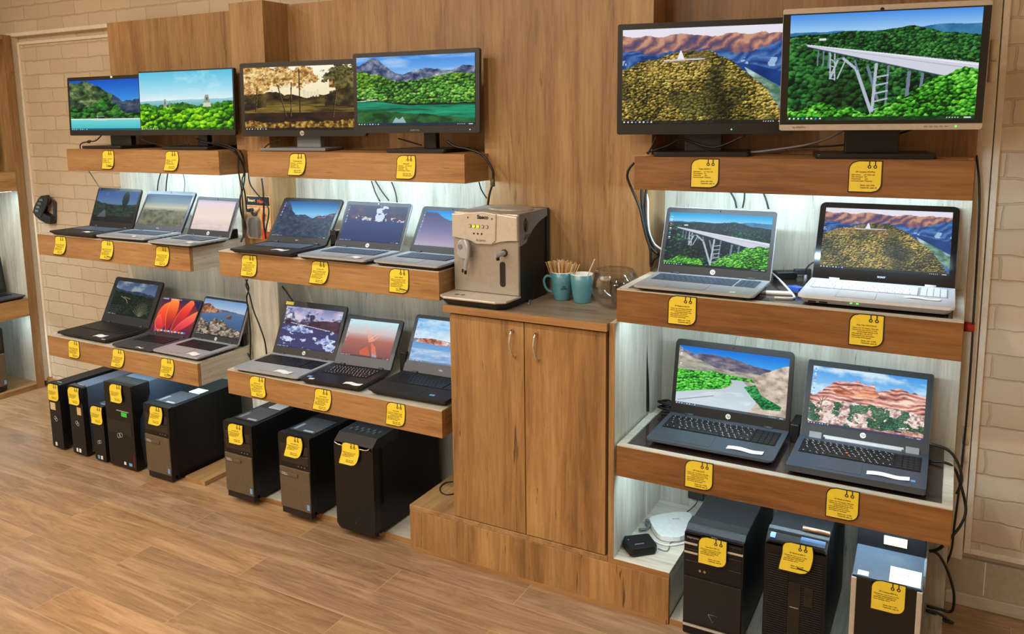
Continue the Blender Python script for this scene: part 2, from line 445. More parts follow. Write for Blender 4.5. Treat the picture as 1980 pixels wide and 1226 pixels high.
        for i in range(left):
            s.put(ic[i % 6], s.disc(.025, .05 + .085 * i, .014)); s.put((235, 238, 240), (abs(s.U - .025) < .014) & (abs(s.V - .083 - .085 * i) < .004), .8)
        return s
def linear(im):
    im = np.clip(im, 0, 1); return np.where(im <= .04045, im / 12.92, ((im + .055) / 1.055) ** 2.4)
def screen_mesh(pic, w, h):
    W, H = pic.w, pic.h
    X, Z = np.meshgrid(np.linspace(0, w, W), np.linspace(h, 0, H))
    co = np.stack([X, np.zeros_like(X), Z], -1).reshape(-1, 3).astype(np.float32)
    i = np.arange((H - 1) * (W - 1)); r = i // (W - 1); c = i % (W - 1)
    a = r * W + c; f = np.stack([a + W, a + W + 1, a + 1, a], -1).astype(np.int32)
    me = bpy.data.meshes.new('screen'); me.vertices.add(len(co)); me.vertices.foreach_set('co', co.ravel())
    me.loops.add(f.size); me.loops.foreach_set('vertex_index', f.ravel())
    me.polygons.add(len(f)); me.polygons.foreach_set('loop_start', (np.arange(len(f)) * 4).astype(np.int32))
    me.polygons.foreach_set('loop_total', np.full(len(f), 4, np.int32))
    at = me.attributes.new('picture', 'FLOAT_COLOR', 'POINT')
    rgba = np.ones((H * W, 4), np.float32); rgba[:, :3] = linear(pic.im).reshape(-1, 3)
    at.data.foreach_set('color', rgba.ravel()); me.update(); me.validate(); return me

def p_lagoon(w, h):
    p = Pic(w, h, 1); p.grad([(0, (10, 80, 190)), (.45, (60, 150, 225))])
    p.clouds(p.disc(.93, .33, .13, .08), (240, 245, 250), 8, 8, .42, .1)
    m = p.ridge([(0, .02), (.22, .03), (.35, .14), (.5, .28), (.62, .42), (.72, .44), (.85, .3), (1, .4)], .07, 10)
    p.tex(m, [(14, 28, 30), (44, 70, 46), (84, 112, 60), (150, 150, 110)], 14, 12, 5, 2.0)
    p.tex(m & (p.U + p.V * .25 > .58), [(20, 32, 60), (50, 70, 92), (90, 110, 120)], 16, 14, 4, 1.6)
    m = p.ridge([(0, .62), (.3, .45), (.42, .36), (.55, .5), (.66, .66), (.8, .62), (1, .55)], .09, 9); p.trees(m & (p.V < .8), [(8, 26, 14), (18, 70, 26), (40, 120, 40), (90, 150, 50)], 16)
    p.put((228, 232, 220), p.V > .765); p.grad([(.78, (120, 215, 215)), (1, (60, 180, 190))], p.V > .785)
    p.put((200, 215, 205), p.seg((.27, .79), (.42, .79), .012)); p.put((120, 140, 140), p.seg((.3, .72), (.4, .72), .006)); p.put((220, 225, 225), p.seg((.32, .7), (.32, .78), .004))
    return p.desk((20, 70, 84), tray=False)
def p_temples(w, h):
    p = Pic(w, h, 2); p.grad([(0, (90, 190, 222)), (.3, (160, 220, 238)), (.5, (226, 240, 242))])
    p.clouds(p.V < .5, (235, 246, 250), 5, 4, .5, .3, .6)
    p.grad([(.45, (170, 214, 222)), (.56, (120, 180, 190))], p.ridge([(0, .5), (1, .47)], .01))
    p.tex(p.ridge([(0, .53), (.2, .58), (.4, .53), (.6, .58), (.8, .56), (1, .52)], .04, 30), [(18, 70, 20), (40, 110, 30), (90, 160, 40)], 30, 20)
    for x, y, k in ((.28, .5, .6), (.33, .53, .4), (.73, .44, 1.1)):
        p.put((150, 156, 140), p.poly([(x - .03 * k, y + .1), (x - .015 * k, y - .03), (x + .015 * k, y - .03), (x + .03 * k, y + .1)]))
        p.put((70, 78, 66), p.poly([(x - .008 * k, y + .06), (x - .006 * k, y + .01), (x + .006 * k, y + .01), (x + .008 * k, y + .06)]))
        p.put((205, 210, 190), p.poly([(x - .04 * k, y + .17), (x - .032 * k, y + .1), (x + .032 * k, y + .1), (x + .04 * k, y + .17)]))
    m = p.ridge([(0, .58), (.2, .64), (.45, .58), (.6, .63), (.72, .66), (1, .58)], .05, 20)
    p.trees(m, [(10, 50, 4), (50, 130, 6), (120, 200, 10), (190, 240, 40)], 20)
    return p.desk((30, 60, 20), tray=False, a=.5)
def p_autumn(w, h):
    p = Pic(w, h, 3); p.grad([(0, (250, 244, 224)), (.6, (240, 222, 170))])
    p.tex((p.fbm(9, 8, 5) > .42) & ((p.U < .2) | (p.U > .74)) & (p.V < .7), [(70, 44, 20), (140, 96, 44), (210, 168, 96)], 30, 22, 3, 2)
    for cx, cy0, r in ((.33, .14, .13), (.45, .2, .14), (.52, .12, .13), (.1, .3, .2), (.06, .1, .2), (.25, .08, .08)):
        m = ((1 - np.sqrt(((p.U - cx) * p.asp / (r * 1.5)) ** 2 + ((p.V - cy0) / (r * 1.3)) ** 2)) + (p.fbm(16, 12, 5, .65) - .5) * 2.2 > .12); p.tex(m, [(120, 80, 34), (206, 160, 90), (250, 226, 170)], 40, 26, 3, 2)
    for cx, cy0, r in ((.86, .2, .17), (.9, .38, .14), (.8, .12, .08), (.97, .3, .2)):
        p.tex((1 - np.sqrt(((p.U - cx) * p.asp / (r * 1.3)) ** 2 + ((p.V - cy0) / (r * 1.3)) ** 2)) + (p.fbm(16, 12, 5, .65) - .5) * 2.2 > .1, [(34, 32, 14), (84, 76, 36), (130, 118, 66)], 40, 26, 3, 2)
    m = p.ridge([(0, .42), (.2, .4), (.4, .43), (.55, .5), (.7, .45), (.85, .38), (1, .35)], .05, 14)
    p.tex(m, [(18, 14, 8), (52, 42, 20), (100, 84, 40)], 16, 10, 4, 1.8)
    for x in (.52, .55, .58, .61, .635): p.put((226, 214, 190), p.poly([(x, .48), (x, .36 if x in (.52, .635) else .4), (x + .02, .36 if x in (.52, .635) else .4), (x + .02, .48)]))
    p.tex((p.V > .5) & (p.V < .8) & (p.U > .2) & (p.U < .7), [(24, 18, 10), (90, 74, 28), (136, 120, 50)], 4, 14, 4, 1.8)
    p.tex(p.V > p.ridge([(0, 0), (1, 0)], 0) * .62, [(16, 10, 8), (46, 28, 20), (66, 42, 24)], 8, 12, 4, 1.6)
    p.tex(p.ridge([(0, .68), (.3, .6), (.6, .62), (1, .66)], .03, 8) & (p.V < .72), [(50, 38, 16), (112, 92, 36), (150, 128, 60)], 4, 20, 4, 2)
    for x0, y0, x1, y1 in ((.3, .28, .37, .78), (.42, .25, .41, .78), (.49, .05, .49, .76), (.8, .4, .77, .8), (.12, .3, .1, .7)):
        p.put((36, 24, 14), p.seg((x0, y0), (x1, y1), .008)); p.put((150, 110, 60), p.seg((x0 + .004, y0), (x1 + .004, y1), .002))
    p.tex(p.ridge([(0, .84), (.3, .88), (.6, .86), (1, .82)], .04, 14), [(40, 24, 10), (130, 92, 34), (206, 164, 80)], 50, 24, 3, 1.8)
    return p.desk((24, 16, 16), tray=False)
def p_lake(w, h):
    p = Pic(w, h, 4); p.grad([(0, (56, 130, 220)), (.4, (170, 215, 245))])
    p.clouds(p.V < .3, (225, 238, 250), 3, 8, .5, .3, .6)
    m = p.ridge([(0, .12), (.14, .03), (.2, .05), (.3, .2), (.4, .27), (.5, .22), (.62, .2), (.75, .22), (.9, .16), (1, .18)], .04, 14)
    p.tex(m, [(30, 40, 80), (70, 84, 120), (130, 140, 160), (200, 205, 210)], 18, 14, 5, 1.8)
    m = p.ridge([(0, .18), (.15, .24), (.3, .32), (.36, .36), (.6, .34), (.85, .25), (1, .3)], .04, 10)
    p.trees(m & (p.V < .7), [(10, 40, 10), (50, 110, 24), (110, 160, 40), (160, 200, 80)], 30)
    m = p.ridge([(0, .5), (.2, .44), (.4, .36), (.6, .32), (.8, .32), (1, .3)], .06, 16)
    p.trees(m & (p.V < .72), [(8, 30, 10), (40, 100, 30), (90, 165, 50), (180, 220, 110)], 36)
    p.put((20, 26, 18), p.ridge([(0, .6), (.3, .66), (.5, .69), (1, .68)], .01)); p.put((210, 215, 210), p.seg((0, .645), (.18, .62), .006))
    m = p.ridge([(0, .64), (.2, .65), (.45, .71), (1, .7)], .005)
    p.tex(m, [(4, 60, 40), (10, 130, 96), (30, 165, 120)], 4, 26, 4, 1.5)
    m2 = p.ridge([(0, .76), (.3, .8), (.6, .84), (1, .9)], .03, 10) & (p.V < 2); p.tex(m2, [(6, 40, 26), (30, 90, 40), (60, 110, 70)], 12, 12, 4, 1.6)
    p.put((190, 215, 235), p.poly([(.31, .96), (.34, .88), (.37, .91), (.4, .87), (.43, .96)]), .7)
    return p.desk((20, 40, 70))
def p_castle(w, h):
    p = Pic(w, h, 5); p.grad([(0, (226, 226, 240)), (.2, (236, 222, 226))])
    m = p.ridge([(0, .07), (.2, .08), (.35, .06), (.5, .08), (.75, .1), (1, .08)], .05, 12)
    r_ = np.abs(((p.U * 9 + p.V * 7 + p.fbm(10, 6, 4) * 2.2) % 1) - .5) * 2; t = r_ * .55 + p.fbm(14, 8, 4) * .45; p.tex(m, [(66, 66, 108), (106, 82, 104), (156, 108, 98), (196, 148, 124)], 1, 1, T=t + .12 - p.V * 1.1 + .1, con=1.5)
    m = p.ridge([(0, .22), (.2, .26), (.5, .24), (.7, .28), (1, .12)], .06, 10)
    r_ = np.abs(((p.U * 8 + p.V * 9 + p.fbm(9, 7, 4) * 2.4) % 1) - .5) * 2
    p.tex(m, [(22, 48, 106), (50, 90, 156), (96, 136, 190)], 1, 1, T=r_ * .5 + p.fbm(12, 10, 4) * .5, con=1.4)
    p.put((200, 225, 245), p.ridge([(0, .33), (1, .33)], .02) & (p.V < .42) & (p.fbm(20, 14, 3) > .62), .7)
    m = p.poly([(.6, .36), (.8, .5), (1, .66), (1, .5), (.8, .4)]); p.tex(m, [(10, 40, 100), (30, 70, 140)], 6, 6)
    m = p.poly([(.74, .42), (1, .68), (1, .9), (.8, .6)]); p.tex(m, [(70, 110, 90), (140, 170, 150), (190, 215, 225)], 14, 14, 3, 2)
    hill = p.ridge([(0, .42), (.12, .34), (.25, .29), (.4, .24), (.53, .24), (.62, .32), (.75, .46), (.88, .66), (.96, .86), (1, 1.0)], .03, 30)
    p.trees(hill, [(20, 22, 12), (88, 80, 30), (158, 134, 52), (226, 200, 112)], 56, con=1.2)
    p.put((46, 52, 30), hill & (p.fbm(9, 7, 4) > .56), .45); p.put((190, 150, 90), hill & (p.V < .45) & (p.fbm(12, 8, 3) > .52), .3)
    sh = np.clip(1 - np.abs(p.U - .58 - .1 * (p.V - .5)) / .13, 0, 1) * (p.V > .45) * np.clip((p.V - .4) * 3, 0, 1)
    p.put((22, 24, 14), hill & (p.fbm(8, 6, 3) > .38), .0); p.im *= (1 - .5 * (sh * hill))[..., None]
    for y, ww in ((.31, .05), (.285, .036), (.262, .026), (.24, .014)): p.put((232, 232, 240), p.poly([(.36 - ww / 2, y + .02), (.36 - ww / 3, y - .006), (.36 + ww / 3, y - .006), (.36 + ww / 2, y + .02)]))
    p.put((205, 200, 215), p.seg((.26, .335), (.5, .325), .007)); p.put((150, 110, 90), p.seg((.28, .35), (.44, .345), .004))
    return p.desk((26, 26, 24), left=0)
def p_bridge(w, h, dark=0):
    p = Pic(w, h, 6); p.grad([(0, (70, 140, 225) if not dark else (0, 150, 215)), (.22, (190, 225, 246))])
    m = p.ridge([(0, .16), (.6, .17), (.8, .13), (1, .14)], .01); p.tex(m, [(30, 90, 140), (70, 140, 180)], 14, 8)
    m = p.ridge([(0, .2), (.2, .18), (.5, .17), (.68, .14), (.78, .19), (1, .25)], .02, 20)
    G = [(4, 22, 12), (16, 62, 26), (40, 110, 46), (90, 150, 70)] if not dark else [(4, 12, 30), (10, 26, 40), (20, 60, 50), (40, 120, 70)]
    p.trees(m, G, 50)
    p.trees(p.ridge([(0, .3), (.15, .3), (.3, .45), (.5, .6), (1, .5)], .06, 12), [G[0], G[1], G[2], (70, 140, 60)], 30)
    p.im *= (1 - .45 * np.clip(1 - ((p.U - .3) / .2) ** 2 - ((p.V - .72) / .25) ** 2, 0, 1))[..., None]
    st, st2, dk = (176, 186, 200), (110, 124, 146), (60, 72, 96)
    # deck edge line from (.11,.29) to (.86,.6)
    yb = lambda x: .305 + (x - .11) * .42
    for x in (.16, .19, .22): p.put(st2, p.seg((x, yb(x)), (x - .003, yb(x) + .15), .006))
    for x in (.225, .25): p.put(st, p.seg((x, yb(x)), (x + .005, yb(x) + .25), .006))
    for k in range(4): p.put(st, p.seg((.225, .42 + .06 * k), (.252, .44 + .055 * k), .005))
    p.put(st, p.seg((.27, .42), (.23, .6), .009)); p.put(st, p.seg((.31, .43), (.27, .6), .006)); p.put(st2, p.seg((.25, .43), (.3, .41), .008))
    p.put(st2, p.seg((.43, .5), (.49, .8), .012)); p.put(st, p.seg((.3, .42), (.37, .52), .012)); p.put(st, p.seg((.37, .52), (.465, .94), .014)); p.put(st2, p.seg((.375, .52), (.36, .44), .008))
    p.put(st, p.seg((.475, .48), (.465, .95), .013)); p.put(st2, p.seg((.54, .5), (.535, .88), .009))
    for k in range(5): p.put(st, p.seg((.475, .6 + .075 * k), (.54, .58 + .073 * k), .007))
    p.put(st2, p.seg((.65, .56), (.645, .78), .015)); p.put(st2, p.seg((.72, .58), (.715, .7), .012))
    p.put(dk, p.poly([(.1, .285), (.85, .6), (.86, .622), (.1, .305)]))
    p.put((206, 208, 222), p.poly([(.09, .275), (.13, .285), (1.0, .49), (1.0, .56), (.86, .61), (.1, .295)]))
    p.put((236, 236, 246), p.poly([(.12, .282), (1.0, .5), (1.0, .513), (.12, .287)])); p.put((168, 170, 190), p.poly([(.12, .292), (1.0, .545), (1.0, .553), (.12, .295)]))
    p.put((225, 228, 225), p.poly([(.16, .245), (.16, .225), (.2, .225), (.2, .245)]))
    m = p.ridge([(0, .9), (.1, .86), (.2, .84), (.35, .9), (.44, .99), (.5, .9), (.6, .76), (.72, .7), (.82, .6), (.9, .55), (1, .55)], .07, 14)
    p.trees(m, [(8, 40, 8), (40, 120, 24), (90, 190, 50), (160, 235, 100)], 42)
    return p.desk((20, 50, 30) if not dark else (10, 24, 34), left=6 if dark else 0)
def p_valley(w, h):
    p = Pic(w, h, 7); p.grad([(0, (10, 110, 215)), (.3, (80, 180, 240))])
    m = p.ridge([(0, .02), (.15, .12), (.3, .07), (.5, .12), (.65, .2), (.8, .22), (.9, .24), (1, .16)], .04, 12)
    p.tex(m, [(60, 60, 92), (110, 104, 124), (160, 150, 150)], 12, 16, 4, 1.6)
    p.tex(p.ridge([(0, .1), (.15, .2), (.35, .3), (.6, .33), (1, .3)], .03), [(120, 120, 112), (170, 166, 150), (206, 200, 184)], 10, 20, 4, 1.6)
    p.tex(p.ridge([(0, .5), (.6, .5), (.75, .34), (.9, .2), (1, .1)], .05), [(140, 120, 104), (196, 180, 164), (226, 214, 200)], 14, 14, 5, 1.8)
    p.trees(p.poly([(0, .40), (.2, .40), (.34, .37), (.5, .40), (.68, .42), (.72, .47), (.56, .47), (.5, .56), (.42, .64), (.2, .72), (0, .80)]), [(10, 60, 10), (40, 150, 30), (90, 210, 60), (150, 235, 120)], 36)
    p.grad([(.45, (178, 196, 204)), (1, (206, 220, 230))], p.poly([(.5, .47), (.6, .46), (.66, .55), (.7, .66), (.74, .8), (.66, 1.0), (0, 1.0), (0, .80), (.22, .72), (.44, .64), (.52, .56)]))
    p.clouds(p.poly([(.3, .72), (.6, .66), (.7, .8), (.6, 1), (0, 1), (0, .95)]), (232, 236, 236), 4, 12, .4, .3, .7)
    p.trees(p.poly([(.62, .56), (.72, .5), (.78, .66), (.96, .8), (.95, .86), (.8, .88), (.7, .72)]), [(10, 70, 30), (40, 140, 70), (90, 190, 110)], 36)
    p.put((150, 156, 170), p.seg((.02, .93), (.35, .78), .008))
    return p.desk((60, 70, 84), left=4)
def p_canyon(w, h):
    p = Pic(w, h, 8); p.grad([(0, (70, 150, 225)), (.4, (150, 205, 240))]); p.clouds(p.V < .5, (240, 246, 250), 4, 5, .48, .2, .8)
    m = p.ridge([(0, .5), (.05, .48), (.12, .36), (.2, .25), (.26, .21), (.4, .2), (.56, .22), (.58, .3), (.66, .26), (.75, .22), (.88, .26), (1, .3)], .05, 20)
    t = p.fbm(8, 26, 5, .6); st_ = .5 + .5 * np.sin(p.V * 90 + p.fbm(6, 6, 4) * 14); p.tex(m, [(104, 50, 50), (186, 116, 102), (226, 166, 148), (248, 222, 210)], 1, 1, T=t * .7 + st_ * .3, con=1.9)
    p.tex(m & (p.disc(.42, .37, .3, .08) | p.disc(.3, .4, .2, .05)) & (p.fbm(10, 12, 3) > .4), [(150, 60, 40), (226, 140, 96), (246, 200, 160)], 8, 30, 4, 2)
    m = p.ridge([(0, .62), (.3, .55), (.6, .55), (1, .6)], .04, 20); p.tex(m, [(150, 110, 100), (226, 200, 190), (250, 240, 236)], 40, 34, 3, 2.2)
    p.trees(m & (p.fbm(12, 8, 4) > .56), [(20, 50, 36), (60, 104, 70), (120, 150, 110)], 60)
    for x, y, r in ((.4, .82, .06), (.24, .77, .045), (.72, .88, .06), (.54, .8, .04), (.82, .84, .05)): p.trees(p.disc(x, y, r * 1.4, r) & (p.fbm(30, 20, 3) > .4), [(10, 50, 40), (50, 110, 80), (110, 160, 120)], 70)
    p.tex(p.ridge([(0, .93), (.5, .96), (1, .88)], .05, 16), [(140, 80, 70), (230, 190, 176)], 30, 30, 3, 2)
    for a, b in (((.1, .75), (.12, .5)), ((.11, .6), (.06, .5)), ((.115, .6), (.16, .5))): p.put((110, 84, 84), p.seg(a, b, .005))
    p.put((30, 40, 90), p.poly([(.76, .93), (.76, .9), (.82, .9), (.82, .93)]))
    return p.desk((40, 44, 84), left=6)
def p_dusktree(w, h):
    p = Pic(w, h, 9); p.grad([(0, (44, 80, 140)), (.4, (90, 120, 160)), (.5, (60, 70, 84))])
    p.clouds(p.V < .4, (120, 150, 190), 4, 4, .5, .2, .7)
    p.tex(p.ridge([(0, .36), (.3, .44), (.6, .46), (1, .4)], .04), [(14, 26, 22), (34, 52, 40), (60, 74, 56)], 14, 20)
    p.tex(p.disc(.72, .25, .13, .24), [(6, 22, 16), (20, 44, 30)], 20, 20); p.put((16, 24, 20), p.seg((.72, .3), (.72, .6), .02))
    p.put((28, 22, 24), p.V > .8, .7); p.put((110, 125, 140), p.poly([(.1, .85), (.26, .6), (.32, .85)]), .6)
    return p
def p_haze(w, h):
    p = Pic(w, h, 10); p.grad([(0, (70, 100, 130)), (.25, (120, 140, 150)), (.42, (196, 190, 160)), (.55, (120, 120, 96)), (1, (90, 96, 86))])
    p.tex(p.ridge([(0, .52), (.5, .5), (1, .55)], .04), [(70, 74, 60), (110, 108, 80), (140, 132, 100)], 12, 10)
    return p
def p_pale(w, h):
    p = Pic(w, h, 11); p.grad([(0, (180, 170, 215)), (.08, (226, 206, 206)), (.6, (240, 218, 204)), (.8, (222, 200, 196)), (1, (206, 190, 190))])
    p.tex(p.ridge([(0, .72), (.5, .76), (1, .74)], .02), [(214, 190, 186), (236, 214, 206)], 8, 20); return p.desk((190, 180, 190), tray=False, a=.5)
def p_darkpeak(w, h):
    p = Pic(w, h, 12); p.grad([(0, (60, 80, 110)), (.3, (90, 110, 140))]); p.clouds(p.V < .35, (150, 160, 172), 4, 4, .42, .2, .9)
    p.tex(p.ridge([(0, .2), (.3, .28), (.6, .24), (1, .34)], .04), [(24, 40, 60), (50, 66, 84)], 12, 10)
    m = p.ridge([(0, .3), (.5, .36), (1, .4)], .05); p.trees(m, [(8, 14, 12), (20, 32, 22), (44, 58, 36)], 22)
    for k in range(13):
        a = -1.2 + k * .19; p.put((110, 112, 80), p.seg((.78, .98), (.78 + .2 * math.sin(a), .98 - .42 * math.cos(a)), .008), .8)
    p.put((120, 116, 84), p.seg((.2, .45), (.34, .52), .012)); p.put((130, 120, 90), p.seg((.34, .52), (.4, .62), .012)); p.put((120, 116, 84), p.seg((.28, .46), (.44, .5), .01))
    for k in range(5): p.put((70, 84, 80), p.seg((0, .75 + .05 * k), (.22, .72 + .05 * k), .006), .8)
    return p.desk((14, 18, 20), tray=False)
def p_petals(w, h):
    p = Pic(w, h, 13); p.grad([(0, (60, 24, 70)), (.5, (180, 40, 30)), (1, (80, 20, 60))])
    P = [((.1, 1.0), (-.1, .2), (.25, .1), (.5, .9), (236, 60, 30), (255, 130, 50)), ((.4, 1.0), (.1, .25), (.3, -.15), (.62, .1), (244, 96, 34), (255, 190, 90)),
         ((.5, 1.0), (.45, .2), (.85, -.1), (.9, .3), (230, 50, 40), (255, 140, 60)), ((.55, 1.0), (.6, .6), (1.1, .2), (1.05, .7), (240, 70, 80), (255, 150, 70)),
         ((.2, 1.0), (-.1, .7), (.1, .5), (.4, .95), (200, 30, 50), (250, 90, 70))]
    for a, b, c, d, c0, c1 in P:
        q = [a]
        for k in range(1, 12):
            t = k / 12; q.append(tuple((1 - t) ** 2 * a[i] + 2 * t * (1 - t) * b[i] + t * t * c[i] for i in (0, 1)))
        for k in range(0, 13):
            t = k / 12; q.append(tuple((1 - t) ** 2 * c[i] + 2 * t * (1 - t) * d[i] + t * t * a[i] for i in (0, 1)))
        m = p.poly(q); T = np.clip((p.V - min(b[1], c[1])) / .9, 0, 1); p.grad([(0, c1), (.5, c0), (1, (160, 20, 40))], m, T)
        for k in range(12): p.put((255, 200, 120), p.seg(q[k], q[k + 1], .006), .6)
    p.put((28, 22, 70), p.poly([(.8, 0), (1, 0), (1, .3)])); p.put((230, 225, 235), (p.V < .035) & (p.U < .5) & (p.fbm(60, 2, 1) > .5), .7)
    cs = [(60, 130, 240), (240, 240, 240), (80, 200, 90), (240, 80, 70), (250, 190, 40), (120, 90, 220)]
    for i in range(26): p.put(cs[(i * 5) % 6], (abs(p.U - .12 - .03 * i) < .012) & (abs(p.V - .94) < .022))
    return p
def p_coast(w, h):
    p = Pic(w, h, 14); p.grad([(0, (110, 150, 196)), (.26, (170, 190, 214))])
    p.put((90, 90, 110), p.ridge([(0, .24), (.5, .26), (1, .32)], .02)); p.grad([(.28, (84, 116, 160)), (1, (50, 74, 110))], p.V > .31)
    p.tex(p.poly([(0, .16), (.14, .12), (.3, .24), (.48, .3), (.34, .36), (0, .42)]), [(60, 34, 24), (150, 92, 60), (196, 150, 110)], 16, 12, 4, 2)
    p.tex(p.disc(.66, .43, .12, .06), [(70, 50, 40), (160, 130, 104)], 20, 20, 3, 2)
    p.tex(p.ridge([(0, .55), (.2, .6), (.4, .52), (.6, .62), (.8, .78), (1, .85)], .14, 9), [(40, 34, 32), (130, 116, 100), (196, 182, 160)], 20, 20, 4, 2.2)
    return p.desk((24, 30, 40), tray=False)
def p_nightpeaks(w, h):
    p = Pic(w, h, 15); p.grad([(0, (20, 90, 160)), (.35, (120, 190, 230))])
    p.tex(p.ridge([(0, -.1), (.1, .06), (.22, .3), (.3, .4), (.45, .38), (.6, .46), (.75, .38), (1, .3)], .05, 16), [(24, 34, 66), (44, 54, 88), (80, 84, 108)], 14, 14, 4, 1.5)
    p.tex(p.ridge([(0, .38), (.4, .5), (1, .5)], .06), [(24, 34, 60), (44, 58, 80), (74, 88, 96)], 24, 18, 4, 1.6)
    p.put((200, 130, 110), p.ridge([(.3, .4), (1, .34)], .05, 16) & (p.V < .44) & (p.U > .3) & (p.fbm(30, 20, 3) > .6), .6)
    return p.desk((30, 40, 70), left=5, a=.5)
def p_cloud(w, h):
    p = Pic(w, h, 16); p.grad([(0, (64, 60, 90)), (.4, (54, 70, 120)), (1, (48, 60, 108))])
    p.tex(p.V < .4, [(52, 62, 110), (70, 66, 100), (110, 84, 100)], 8, 6)
    p.put((205, 222, 240), (p.disc(.6, .12, .16, .16) | p.disc(.58, .3, .12, .14)) & (p.fbm(9, 9, 4) > .42)); p.put((225, 214, 206), p.ridge([(.1, .22), (.3, .34), (1, .36)], .09, 12) & (p.V < .42) & (p.U > .18) & (p.fbm(26, 20, 3) > .56), .9)
    return p.desk((34, 44, 84), left=6, a=.4)
def p_mauve(w, h):
    p = Pic(w, h, 17); p.grad([(0, (10, 130, 225)), (.3, (60, 190, 245))]); p.grad([(.1, (70, 70, 110)), (.5, (110, 106, 150)), (1, (186, 170, 190))], p.ridge([(0, .02), (.3, .1), (.5, .26), (.7, .28), (1, .1)], .05, 12))
    return p.desk((150, 140, 170), left=7, a=.4)
def p_mirror(w, h):
    p = Pic(w, h, 18); p.grad([(0, (120, 126, 176)), (.35, (206, 196, 220))]); p.clouds(p.V < .3, (226, 206, 216), 4, 4, .45, .25, .8)
    m = p.ridge([(0, .1), (.08, .04), (.2, .26), (.3, .34), (.42, .12), (.5, .1), (.6, .26), (.75, .34), (.9, .2), (1, .14)], .08, 18)
    p.tex(m, [(50, 46, 70), (110, 110, 146), (226, 230, 240)], 18, 16, 4, 2.2)
    p.tex(p.ridge([(0, .34), (.3, .38), (.6, .3), (1, .24)], .04), [(54, 34, 48), (96, 60, 70)], 10, 10)
    p.put((190, 200, 225), p.seg((.15, .4), (.85, .5), .008)); p.grad([(.4, (66, 60, 100)), (1, (60, 62, 110))], p.ridge([(0, .42), (.4, .46), (1, .54)], .01))
    w_ = np.zeros_like(p.U)
    for x, y, rx, ry in ((.2, .53, .2, .1), (.76, .74, .26, .16), (.14, .8, .2, .07), (.45, .56, .14, .08), (.92, .88, .16, .12)):
        w_ = np.maximum(w_, 1 - np.sqrt(((p.U - x) / rx) ** 2 + ((p.V - y) / ry) ** 2))
    p.tex(w_ + (p.fbm(9, 9, 5, .6) - .5) * 1.7 > .32, [(70, 84, 140), (160, 180, 222), (235, 238, 248)], 20, 18, 4, 2)
    return p.desk((40, 40, 80), left=5, a=.5)
def p_fold(w, h):
    p = Pic(w, h, 19); p.grad([(0, (196, 236, 246)), (.35, (206, 190, 190)), (.55, (176, 110, 96)), (1, (130, 74, 74))])
    p.grad([(0, (230, 222, 222)), (1, (226, 130, 100))], p.poly([(.35, .1), (.5, .6), (.6, .55), (.9, .0), (.75, .25), (.6, .5)]), p.V * 1.4)
    p.put((222, 120, 90), p.poly([(.55, .58), (.62, .9), (.7, 1.0), (.75, 1.0), (.66, .7)])); p.put((240, 190, 160), p.seg((.5, .52), (.85, .08), .01)); p.put((200, 96, 70), p.poly([(.36, .85), (.5, .68), (.6, .95), (.4, .95)]))
    p.put((150, 170, 190), p.poly([(.62, .88), (.72, .92), (.74, 1), (.64, 1)]), .8)
    return p.desk((60, 40, 50), left=7, a=.5)
def p_island(w, h):
    p = Pic(w, h, 20); p.grad([(0, (80, 160, 225)), (.5, (206, 228, 244))]); p.clouds(p.V < .5, (236, 244, 250), 4, 5, .45, .3, .8)
    p.grad([(.5, (96, 150, 206)), (1, (150, 190, 230))], p.V > .52); p.tex(p.V > .7, [(110, 150, 206), (190, 214, 236)], 6, 14)
    p.put((110, 130, 160), p.ridge([(0, .48), (.3, .44), (.7, .5), (1, .46)], .02) & (p.V < .55)); p.tex(p.poly([(.02, .55), (.1, .46), (.3, .44), (.5, .48), (.62, .54), (.4, .58)]), [(110, 60, 50), (196, 130, 110), (236, 220, 210)], 20, 12, 4, 2)
    return p.desk((60, 90, 130), left=5, a=.5)

# ------------------------------------------------------------------ room
YP, YB, YW = .17, .32, .42
ZT, ZM, ZL, TH = 1.4833, 1.0795, .5695, .1053
ZTOP = 2.12
struct('floor', box(-4.4, 2.2, -5.2, .5, -.05, 0), 'floor')
struct('ceiling', box(-4.4, 2.2, -5.2, .5, 2.9, 2.95), 'ceil')
struct('wall_back', box(-4.4, 2.2, YW, .5, 0, 2.9), 'brick')
struct('wall_left', box(-4.4, -4.36, -5.2, YW, 0, 2.9), 'wallp')
struct('wall_right', box(2.16, 2.2, -5.2, YW, 0, 2.9), 'wallp')
struct('wall_front', box(-4.36, 2.16, -5.2, -5.16, 0, 2.9), 'wallp')
k = [0]
def trim(bm, mat, label=None):
    k[0] += 1; return struct('trim_%d' % k[0], bm, mat, label)
# wood cladding of the display wall
trim(box(-3.012, -1.958, YB, YB + .02, ZT - TH + .02, ZTOP), 'oak_v')
trim(box(-3.006, -1.958, YB, YB + .02, 0, ZT - TH + .02), 'lw_v')
trim(box(-1.958, -1.757, YP, YB + .02, ZM - TH + .03, ZTOP + .004), 'oak_v')
trim(box(-1.958, -1.757, YP + .001, YB + .02, 0, ZM - TH + .03), 'lw_v')
trim(box(-1.757, -.656, YB, YB + .02, ZT - TH + .02, ZTOP), 'oak_v')
trim(box(-1.757, -.656, YB, YB + .02, 0, ZT - TH + .02), 'lw_v')
b_ = box(-.656, 0, YP, YP + .02, .968, ZTOP + .02); bx(b_, -.656, -.638, YP + .02, YB + .02, .968, ZTOP + .02); bx(b_, -.018, 0, YP + .02, YB + .02, ZM, ZTOP + .02)
trim(b_, 'oak_v')
trim(box(-.656, -.03, YP, YP + .02, .0, .967), 'oak_v')
b_ = box(-.03, -.001, YP + .001, YP + .02, .18, ZM); bx(b_, -.018, -.001, YP + .02, YB + .02, .0, ZM); trim(b_, 'lw_v')
